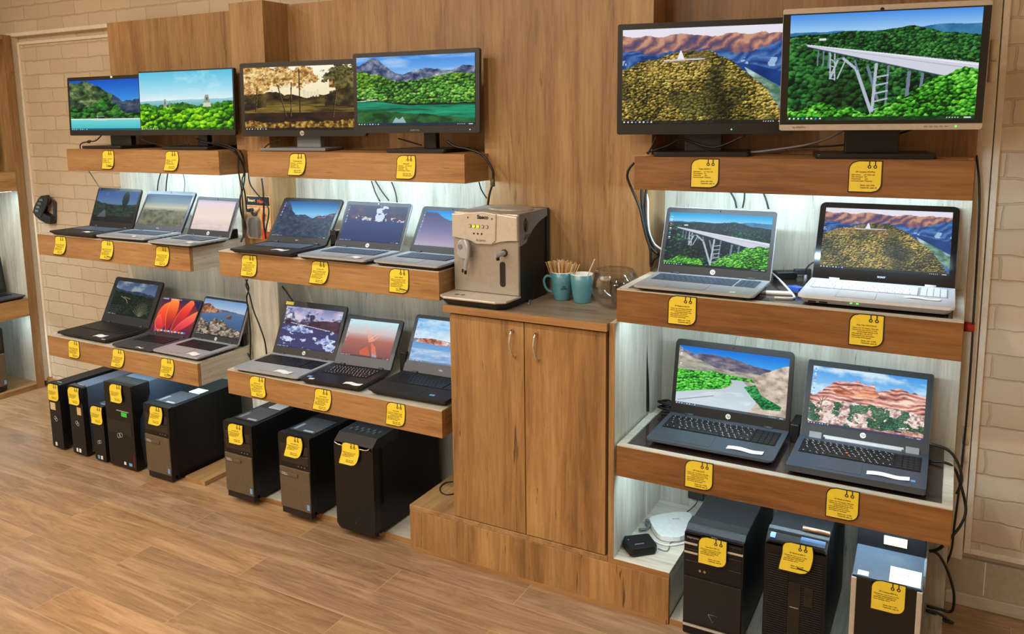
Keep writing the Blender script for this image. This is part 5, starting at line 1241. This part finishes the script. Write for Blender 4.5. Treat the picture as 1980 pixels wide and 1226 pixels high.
for px_, pz_, r__ in ((.016, .130, .0085), (.036, .134, .0085), (.052, .118, .015)):
    bm = bmesh.new(); cy(bm, (px_, 0, pz_), r__, -.012, 'y', 20, r2=r__ * .8); put('round_tool_head', bm, 'dgrey', T)
bm = bmesh.new(); tube(bm, [(.058, -.008, .124), (.082, -.008, .146)], .007, 12); put('brass_fitting', bm, 'tan', T)
bm = bmesh.new(); tube(bm, [(.112, -.008, .122), (.106, -.008, .095), (.104, -.008, .04)], lambda u: .005 + .002 * math.sin(u * 6), 12); put('screwdriver_handle', bm, 'orange', T)
put('white_booklet', box(.110, .138, -.004, 0, .038, .085), 'stick2', T)
def sub(name, parent, label, loc):
    o = bpy.data.objects.new(name, None); o.empty_display_size = .03; C.objects.link(o); o.parent = bpy.data.objects[parent]; o.location = loc
    if label: o['label'] = label
    return o
PAD = [(-0.005, 0.16), (0.041, 0.165), (0.063, 0.144), (0.048, 0.113), (-0.025, 0.031), (-0.076, 0.031), (-0.103, 0.058), (-0.087, 0.089), (-0.038, 0.141)]
ARM = [(-0.09, 0.043), (-0.03, 0.067), (0.018, 0.048), (0.061, 0.035), (0.054, -0.005), (0.009, -0.004), (-0.058, 0.017)]
PLATE = [(0.056, 0.132), (0.074, 0.121), (0.058, 0.016), (0.04, 0.034)]
KEYS = [(-0.019, 0.135), (-0.038, 0.113), (-0.056, 0.091), (-0.07, 0.069)]
T = sub('door_handle', 'door_2', 'black angular keypad handle', (-3.78, .398, 1.03))
put('keypad', prism(bmesh.new(), PAD[::-1], -.044, -.020, 'xz', .004), 'blackg', T); put('arm', prism(bmesh.new(), ARM[::-1], -.040, .0, 'xz', .004), 'black', T)
put('back_plate', prism(bmesh.new(), PLATE[::-1], -.012, .0, 'xz', .001), 'dgrey', T)
for a, b in KEYS: put('key', box(a - .004, a + .026, -.0455, -.0435, b - .006, b + .006, .0008, 1), 'grey', T)
bm = bmesh.new(); cy(bm, (0, 0, 0), .0155, .03, 'x', 24); 
T = sub('door_knob', 'door_1', 'red knob', (.957, .368, .948)); put('grip', bm, 'red', T); 
bm = bmesh.new(); cy(bm, (.015, .0, 0), .006, .018, 'y', 16); put('stem', bm, 'red', T)
for lab, x, z0, z1 in (('cream hinge on the right door jamb above', .984, 1.70, 1.823), ('cream hinge on the right door jamb below', .986, .50, .622)):
    T = sub('door_hinge', 'door_1', None, (x, .383, z0)); hh = z1 - z0
    for a, b in ((0, hh * .49), (hh * .51, hh)):
        bm = bmesh.new(); cy(bm, (0, 0, a), .0095, b - a, 'z', 18); put('barrel', bm, 'white_trim', T)
    put('leaf', box(-.013, .013, .0, .003, 0.005, hh - .005), 'white_trim', T)

# ------------------------------------------------------------------ router, black device, adapters
T = thing('wifi_router', 'white rounded router on the pale platform top', 'router', (.10, .13, .1775))
pts = [(.031, .104), (.024, .139), (.083, .204), (.128, .232), (.158, .213), (.175, .069), (.122, .026), (.083, .033)]
ol = smooth_path([(x - .10, y - .13, 0) for x, y in pts + pts[:1]], 3)[:-1]; ol = [(v.x, v.y) for v in ol][::-1]
put('body', prism(bmesh.new(), [(a * .96, b * .96) for a, b in ol], .002, .022, 'xy', .003), 'white', T); put('base', prism(bmesh.new(), [(a * .86, b * .86) for a, b in ol], 0, .003, 'xy'), 'dgrey', T)
text('logo_lettering', 'tp-link', .010, 'grey', T, (.01, .03, .0223), rot=(0, 0, .5))
T = thing('set_top_box', 'small black rounded box at front of the pale platform', 'device', (.048, -.055, .1775), 0)
pts = [(-.001, -.08), (-.009, -.045), (.055, .010), (.066, .013), (.115, -.045), (.115, -.067), (.053, -.124), (.040, -.122)]
ol = [(x - .048, y + .055) for x, y in pts][::-1]
put('body', prism(bmesh.new(), [(a * .93, b * .93) for a, b in ol], .002, .030, 'xy', .006), 'case', T)
put('base', prism(bmesh.new(), [(a * .8, b * .8) for a, b in ol], 0, .003, 'xy'), 'ink', T)
text('logo_lettering', 'STRONG', .008, 'silverp', T, (.012, -.02, .0303), rot=(0, 0, .75)); text('mark', '+', .014, 'silverp', T, (-.03, -.012, .0303), rot=(0, 0, .7))
def brick(name, label, cat, loc, size, mat, rz=0, rx=0, bev=.004):
    o = put(name, box(-size[0] / 2, size[0] / 2, -size[1] / 2, size[1] / 2, 0, size[2], bev), mat, None, loc, (rx, 0, rz)); tag_(o, label, cat); return o
brick('power_adapter', 'black plug adapter on the back wall behind the router', 'adapter', (.150, .292, .232), (.06, .05, .035), 'black')
brick('power_adapter', 'black adapter brick standing between two laptops, middle centre shelf', 'adapter', (-1.317, .09, 1.0772), (.032, .07, .085), 'blackg', .0)
brick('power_adapter', 'black adapter brick behind the hazy screen laptop', 'adapter', (-2.19, .125, 1.0772), (.03, .06, .05), 'black', .0)
brick('power_adapter', 'black adapter brick between pink screen laptop and post', 'adapter', (-1.985, .118, 1.0772), (.04, .07, .045), 'black', 0)
brick('power_adapter', 'black adapter brick right of the rocky coast laptop', 'adapter', (-1.985, .151, .5672), (.05, .026, .06), 'black', 0)
brick('power_adapter', 'black adapter brick between tablet laptop and island laptop', 'adapter', (-1.037, .145, .5672), (.03, .04, .10), 'black', 0)
brick('power_adapter', 'black adapter brick between valley and canyon laptops', 'adapter', (.502, .185, .5672), (.028, .10, .06), 'black', 0)
T = thing('cable_coil', 'black coiled laptop lead behind the river valley laptop', 'cable', (.07, .19, .5665))
bm = bmesh.new(); P = []
for i in range(60):
    a = i * .55; P.append((.03 * math.cos(a) + .012 * math.sin(i * .9), .018 * math.sin(a), .012 + .0006 * i + .008 * math.sin(a * .5) ** 2))
tube(bm, P, .0032, 7, 2); put('coil', bm, 'cable', T); put('plug', box(-.02, .02, -.035, -.018, .003, .018, .003), 'black', T)
T = thing('video_plug', 'blue video connector beside the pearl white laptop', 'plug', (.505, .045, 1.0772), -.6)
put('shell', box(-.018, .022, -.014, .014, .004, .019, .002), 'blue', T); put('strain_relief', box(-.034, -.018, -.006, .006, .006, .016, .002), 'blue', T)
T = thing('usb_hub', 'dark adapter hub with dongle between the two upper right laptops', 'adapter', (.432, .262, 1.0770), .5)
put('body', box(-.035, .035, -.02, .02, .0, .024, .004), 'black', T); put('dongle', box(.03, .085, -.009, .009, .012, .03, .003), 'dgrey', T)
T = thing('docking_adapter', 'flat white adapter beside the silver bridge laptop', 'adapter', (.462, .0, 1.0765), .25)
put('body', box(-.038, .038, -.013, .013, .0, .009, .003), 'white', T); put('plug', box(-.055, -.038, -.007, .007, .001, .008, .001), 'silverp', T)
T = thing('dc_plug', 'grey barrel plug standing up behind the pearl white laptop', 'plug', (.508, .19, 1.0772))
bm = bmesh.new(); cy(bm, (0, 0, 0), .007, .03, 'z', 16, r2=.004); put('barrel', bm, 'cableg', T); bm = bmesh.new(); tube(bm, [(0, 0, .029), (.002, 0, .05), (.02, .004, .07), (.05, .01, .076)], .0026, 8); put('lead', bm, 'cable', T)

# ------------------------------------------------------------------ cables
def cable(label, pts, r=.003, mat='cable', name='power_cable'):
    org = pts[0]; bm = bmesh.new(); tube(bm, [tuple(p[i] - org[i] for i in range(3)) for p in pts], r, 8, 5)
    o = put(name, bm, mat, None, org); tag_(o, label, 'cable'); return o
CB = {
 'L_a':[(-2.145, 0.12, 1.521), (-2.029, 0.12, 1.505), (-1.932, 0.12, 1.482), (-1.885, 0.12, 1.437), (-1.867, 0.12, 1.38), (-1.882, 0.12, 1.322), (-1.906, 0.12, 1.263), (-1.904, 0.12, 1.205), (-1.885, 0.12, 1.159), (-1.882, 0.12, 1.124), (-1.916, 0.12, 1.068)],
 'L_b':[(-1.974, 0.13, 1.498), (-1.919, 0.13, 1.459), (-1.922, 0.13, 1.39), (-1.912, 0.13, 1.32), (-1.912, 0.13, 1.274), (-1.928, 0.13, 1.203), (-1.931, 0.13, 1.132), (-1.919, 0.13, 1.042)],
 'L_c':[(-1.97, 0.14, 1.493), (-1.915, 0.14, 1.447), (-1.918, 0.14, 1.378), (-1.934, 0.14, 1.342), (-1.919, 0.14, 1.284), (-1.915, 0.14, 1.214)],
 'M_d':[(-1.86, 0.14, 1.409), (-1.865, 0.14, 1.356), (-1.852, 0.14, 1.321), (-1.819, 0.14, 1.288), (-1.781, 0.14, 1.255), (-1.755, 0.14, 1.228), (-1.758, 0.14, 1.186), (-1.774, 0.14, 1.139), (-1.784, 0.14, 1.092)],
 'M_e':[(-1.796, 0.15, 1.357), (-1.791, 0.15, 1.299), (-1.793, 0.15, 1.23), (-1.798, 0.15, 1.16), (-1.791, 0.15, 1.086)],
 'Lf1':[(-1.933, 0.15, 0.889), (-1.917, 0.15, 0.847), (-1.933, 0.15, 0.804), (-1.928, 0.15, 0.743), (-1.923, 0.15, 0.646), (-1.933, 0.15, 0.52)],
 'Lf2':[(-1.909, 0.14, 0.893), (-1.921, 0.14, 0.863), (-1.902, 0.14, 0.816), (-1.884, 0.14, 0.75), (-1.851, 0.14, 0.681), (-1.824, 0.14, 0.611), (-1.816, 0.14, 0.539)],
 'Lf3':[(-2.017, 0.14, 0.557), (-1.95, 0.14, 0.546), (-1.92, 0.14, 0.512), (-1.91, 0.14, 0.471)],
 'g1':[(-0.779, 0.1, 1.528), (-0.743, 0.1, 1.507), (-0.687, 0.1, 1.498), (-0.642, 0.1, 1.48), (-0.61, 0.1, 1.448), (-0.593, 0.1, 1.416), (-0.595, 0.1, 1.378), (-0.61, 0.1, 1.333), (-0.617, 0.1, 1.293)],
 'g2':[(-0.666, 0.14, 1.373), (-0.655, 0.14, 1.342), (-0.633, 0.14, 1.312)],
 'h1':[(-1.303, 0.3, 1.348), (-1.283, 0.3, 1.297), (-1.26, 0.3, 1.26)],
 'h2':[(-1.281, 0.3, 1.348), (-1.249, 0.3, 1.305), (-1.212, 0.3, 1.266)],
 'h3':[(-1.195, 0.3, 1.346), (-1.176, 0.3, 1.301), (-1.169, 0.3, 1.259)],
 'i1':[(-2.648, 0.3, 1.364), (-2.678, 0.3, 1.305), (-2.692, 0.3, 1.251)],
 'i2':[(-2.597, 0.3, 1.365), (-2.615, 0.3, 1.307), (-2.625, 0.3, 1.254)],
 'i3':[(-2.49, 0.3, 1.362), (-2.48, 0.3, 1.31), (-2.49, 0.3, 1.258)],
 'j':[(-3.251, 0.3, 1.365), (-3.193, 0.3, 1.302), (-3.143, 0.3, 1.247)],
 'k':[(-2.815, 0.1, 1.547), (-2.863, 0.1, 1.521), (-2.917, 0.1, 1.516), (-2.967, 0.1, 1.51), (-2.99, 0.1, 1.497), (-2.99, 0.1, 1.469)],
 'l':[(-1.78, 0.2, 0.881), (-1.738, 0.2, 0.844), (-1.697, 0.2, 0.8)],
 'm1':[(-0.044, 0.12, 1.456), (-0.063, 0.12, 1.433), (-0.068, 0.12, 1.408), (-0.058, 0.12, 1.381), (-0.036, 0.12, 1.336), (-0.021, 0.12, 1.3), (-0.011, 0.12, 1.256), (0.003, 0.12, 1.204), (0.016, 0.12, 1.166), (0.018, 0.12, 1.113)],
 'm2':[(-0.023, 0.14, 1.377), (-0.023, 0.14, 1.333), (-0.016, 0.14, 1.271), (-0.008, 0.14, 1.218), (0.011, 0.14, 1.17), (0.037, 0.14, 1.147)],
 'm3':[(-0.025, 0.16, 1.375), (-0.009, 0.16, 1.331), (-0.007, 0.16, 1.269), (-0.001, 0.16, 1.216), (0.018, 0.16, 1.178), (0.048, 0.16, 1.159)],
 'm4':[(-0.01, 0.15, 1.373), (-0.015, 0.15, 1.306), (-0.008, 0.15, 1.235), (0.015, 0.15, 1.174), (0.037, 0.15, 1.143), (0.019, 0.15, 1.126), (0.008, 0.15, 1.1)],
 'n1':[(0.229, 0.3, 1.363), (0.251, 0.3, 1.328), (0.259, 0.3, 1.298)],
 'n2':[(0.284, 0.3, 1.364), (0.284, 0.3, 1.329), (0.279, 0.3, 1.299)],
 'n3':[(0.343, 0.3, 1.361), (0.357, 0.3, 1.327), (0.365, 0.3, 1.299)],
 'o':[(-0.01, 0.16, 0.925), (-0.008, 0.16, 0.795), (-0.001, 0.16, 0.683), (0.002, 0.16, 0.579)],
 'p1':[(0.959, 0.36, 1.483), (0.971, 0.36, 1.405), (0.978, 0.36, 1.295), (0.981, 0.36, 1.135), (0.982, 0.36, 1.004), (0.984, 0.36, 0.839), (0.983, 0.36, 0.636), (0.978, 0.36, 0.444), (0.971, 0.36, 0.283), (0.966, 0.36, 0.192), (0.937, 0.36, 0.103), (0.917, 0.36, 0.055)],
 'p2':[(0.886, 0.1, 0.648), (0.925, 0.1, 0.643), (0.95, 0.1, 0.626), (0.969, 0.1, 0.59), (0.976, 0.1, 0.552), (0.966, 0.1, 0.51)],
 'p3':[(0.889, 0.16, 0.571), (0.928, 0.16, 0.576), (0.956, 0.16, 0.563), (0.972, 0.16, 0.526), (0.99, 0.16, 0.465), (0.993, 0.16, 0.424), (0.98, 0.16, 0.38), (0.957, 0.16, 0.338)],
 'p4':[(0.905, 0.3, 0.216), (0.927, 0.3, 0.213), (0.948, 0.3, 0.186), (0.97, 0.3, 0.135), (0.983, 0.3, 0.082), (0.979, 0.3, 0.027), (0.945, 0.3, -0.013), (0.908, 0.3, -0.031)],
 'p5':[(0.906, 0.3, 0.014), (0.943, 0.3, 0.019), (0.978, 0.3, 0.008), (0.986, 0.3, -0.009), (0.965, 0.3, -0.032), (0.91, 0.3, -0.053)],
 'p6':[(0.905, 0.3, 0.214), (0.927, 0.3, 0.225), (0.943, 0.3, 0.243)],
 'q':[(0.31, 0.17, 1.491), (0.359, 0.17, 1.496), (0.422, 0.17, 1.505), (0.499, 0.17, 1.518), (0.558, 0.17, 1.537), (0.604, 0.17, 1.562)],
 'r1':[(0.003, 0.12, 1.486), (0.02, 0.12, 1.517), (0.034, 0.12, 1.548)],
 'r2':[(-0.015, 0.16, 1.487), (0.057, 0.16, 1.512), (0.109, 0.16, 1.533), (0.213, 0.16, 1.508), (0.311, 0.16, 1.547)],
 'r3':[(0.329, 0.16, 1.49), (0.439, 0.16, 1.505), (0.56, 0.16, 1.511), (0.675, 0.16, 1.527), (0.784, 0.16, 1.562)],
 's1':[(0.39, 0.256, 1.105), (0.444, 0.126, 1.105), (0.508, -0.017, 1.105), (0.508, -0.057, 1.105), (0.463, -0.07, 1.105)],
 'u':[(-0.776, 0.083, 0.19), (-0.797, 0.062, 0.19), (-0.794, 0.017, 0.19), (-0.765, -0.018, 0.19), (-0.736, -0.023, 0.19), (-0.716, -0.003, 0.19)],
 'v':[(-0.365, -0.041, 0.975), (-0.404, 0.05, 0.975), (-0.419, 0.119, 0.975), (-0.407, 0.165, 0.975)],
 'b2':[(-1.049, 0.16, 1.534), (-0.987, 0.16, 1.52), (-0.938, 0.16, 1.508)],
 'b3':[(-2.57, 0.13, 1.531), (-2.479, 0.13, 1.509), (-2.352, 0.13, 1.498), (-2.227, 0.13, 1.506)],
 'b4':[(-1.769, 0.13, 1.479), (-1.714, 0.13, 1.513), (-1.644, 0.13, 1.529)],
 'b5':[(-2.172, 0.13, 1.532), (-2.106, 0.13, 1.516), (-2.006, 0.13, 1.509), (-1.911, 0.13, 1.482)],
 't1':[(0.108, -0.028, 0.185), (0.14, -0.029, 0.185), (0.134, 0.023, 0.185), (0.134, 0.046, 0.185), (0.087, 0.077, 0.185), (0.049, 0.09, 0.185)],
 't2':[(0.072, 0.022, 0.185), (0.123, 0.025, 0.185), (0.166, 0.071, 0.185)],
 't3':[(0.136, 0.3, 0.229), (0.131, 0.3, 0.203), (0.097, 0.3, 0.169)],
}
fl = lambda P, z=.0045: [(a, b, max(c, z)) for a, b, c in P]
LA = [(-1.88, 0.072, 1.485), (-1.88, 0.116, 1.437), (-1.88, 0.132, 1.379), (-1.88, 0.119, 1.322), (-1.88, 0.096, 1.266), (-1.88, 0.098, 1.208), (-1.88, 0.115, 1.16), (-1.88, 0.118, 1.124), (-1.88, 0.087, 1.075)]
CB['L_b'] = [(-1.882, 0.08, 1.487), (-1.882, 0.096, 1.461), (-1.882, 0.093, 1.393), (-1.882, 0.103, 1.323), (-1.912, 0.13, 1.274), (-1.928, 0.13, 1.203), (-1.931, 0.13, 1.132), (-1.919, 0.13, 1.042)]
CB['L_c'] = [(-1.876, 0.083, 1.484), (-1.876, 0.104, 1.449), (-1.876, 0.101, 1.381), (-1.876, 0.087, 1.348), (-1.876, 0.1, 1.289), (-1.915, 0.14, 1.214)]
CB['j'] = [(-2.952, 0.1, 1.383), (-2.898, 0.1, 1.324), (-2.852, 0.1, 1.274)]
CB['L_a'] = CB['L_a'][:2] + LA
CB['L_b'] = [(-1.862, min(b, .105) - .012, c_) for a, b, c_ in CB['L_b'][:7]]
CB['L_c'] = [(a + .012, b + .012, c_) for a, b, c_ in CB['L_c']]
cable('outer black cable of the bundle falling beside the left unit', CB['L_a'], .0042)
cable('middle black cable of the bundle beside the left unit', CB['L_b'], .0034)
cable('short inner black cable of the bundle beside left unit', CB['L_c'], .0034)
cable('black cable curving across the top of the tool pack', CB['M_d'], .0032)
cable('straight black cable hanging over the right of the tool pack', CB['M_e'], .0042)
cable('black cable on the pale post, left strand', CB['Lf1'], .0038); cable('black cable on the pale post, right strand', CB['Lf2'], .0034)
cable('grey-black lead dropping behind the rocky coast laptop', CB['Lf3'], .0032)
CB['g1'] = CB['g1'][:3] + [(a + .012, b, c_) for a, b, c_ in CB['g1'][3:]]
g = cable('black cable with collar hanging right of the green lake monitor', CB['g1'], .0045)
bm = bmesh.new(); cy(bm, (0, 0, -.016), .0085, .03, 'z', 16); q = put('ferrite_collar', bm, 'brownpl', g, tuple(CB['g1'][6][i] - CB['g1'][0][i] for i in range(3)))
cable('thin black cable joining the collared one above coffee machine', CB['g2'], .0026)
cable('first of three thin cables under the centre top shelf', CB['h1'], .003); cable('middle of three thin cables under the centre top shelf', CB['h2'], .003); cable('rightmost of three thin cables under the centre top shelf', CB['h3'], .003)
cable('first cable under left top shelf, above hazy laptop', CB['i1'], .003); cable('second cable under left top shelf, above hazy laptop', CB['i2'], .003); cable('bluish third cable under the left top shelf', CB['i3'], .0028, 'cableg')
cable('thin wire slanting down to the dusk picture laptop', CB['j'], .0022)
k_ = cable('black lead with a lump hanging from the lagoon monitor', CB['k'], .003)
bm = bmesh.new(); lathe(bm, [(0, -.016), (.005, -.013), (.008, 0), (.005, .013), (0, .016)], seg=16); q = put('lump', bm, 'cable', k_, tuple(CB['k'][2][i] - CB['k'][0][i] for i in range(3)), (0, 1.4, 0))
cable('black cable slanting down to the mirrored peaks laptop', CB['l'], .0036)
cable('black cable looping out left of the right top shelf', CB['m1'], .0042); cable('second black cable in the bundle left of right laptops', CB['m2'], .0055)
cable('white cable in the bundle left of the silver bridge laptop', CB['m3'], .0036, 'cablew'); cable('inner black cable of the bundle left of right laptops', CB['m4'], .0045)
cable('first of three thin cables above the bridge laptop', CB['n1'], .003); cable('middle of three thin cables above the bridge laptop', CB['n2'], .003); cable('rightmost of three thin cables above the bridge laptop', CB['n3'], .003)
cable('thick black cable down the pale side of right unit', CB['o'], .0055)
cable('long black cable running down the beige door jamb', CB['p1'], .0035)
cable('upper black lead leaving the canyon laptop to the right', CB['p2'], .0042); cable('lower black lead curving down from the canyon laptop', CB['p3'], .0042)
cable('black cable curving behind the silver barred tower', [(a, min(b, .30), max(c, .024 if a < .95 else .005)) for a, b, c in CB['p4']], .0042)
cable('black cable looping low on floor behind the last tower', [(a, .27, max(c, .026 if a < .957 else .006)) for a, b, c in CB['p5']], .0042)
cable('short black plug lead by the last tower', CB['p6'], .005)
cable('pale grey cable running under the silver framed monitor', CB['q'], .0034, 'cableg')
cable('short black lead at the left foot of autumn hill monitor', CB['r1'], .003); cable('black lead lying behind the autumn hill monitor foot', fl(CB['r2'], 1.488), .003); cable('black lead lying behind the bridge monitor foot', [(a, .285, max(c_, 1.488)) for a, b, c_ in CB['r3']], .003)
cable('white cable bent beside the silver bridge laptop', [(a, b, 1.081 + .012 * (b > .05)) for a, b, c in CB['s1']], .0034, 'cablew', 'data_cable')
cable('thin black loop of wire on the oak platform', [(a, b, .1805) for a, b, c in CB['u']], .0022)
cable('grey power lead behind the coffee machine on worktop', [(a, b, .9718) for a, b, c in CB['v']], .003, 'cableg')
cable('black lead behind the lake monitor stand', CB['b2'], .003); cable('black lead sagging under the jungle temples monitor', CB['b3'], .003)
cable('black lead hanging by the autumn trees monitor foot', CB['b4'], .0028); cable('black lead leaving the temples monitor to the right', CB['b5'], .0036)
cable('grey wire joining the black box to the router', [(a, b, .1805) for a, b, c in CB['t1']], .0018, 'cableg', 'data_cable')
cable('white network cable lying in front of the router', [(a, b, .181) for a, b, c in [(.06, .03, 0), (.10, .005, 0), (.14, .01, 0), (.18, .05, 0)]], .003, 'cablew', 'network_cable')
cable('thin black wire hanging from the wall adapter to router', [(.150, .285, .234), (.150, .28, .215), (.13, .27, .19), (.115, .245, .182)], .0018)
T = thing('cable_coil', 'grey tied coil of wire left of the white router', 'cable', (.028, .075, .1775))
bm = bmesh.new(); P = []
for i in range(40):
    a = i * .8; P.append((.012 * math.cos(a), .035 * math.sin(a * .5 + .3) , .008 + .006 * math.sin(a) + .0003 * i))
tube(bm, P, .002, 6, 2); put('coil', bm, 'cableg', T)
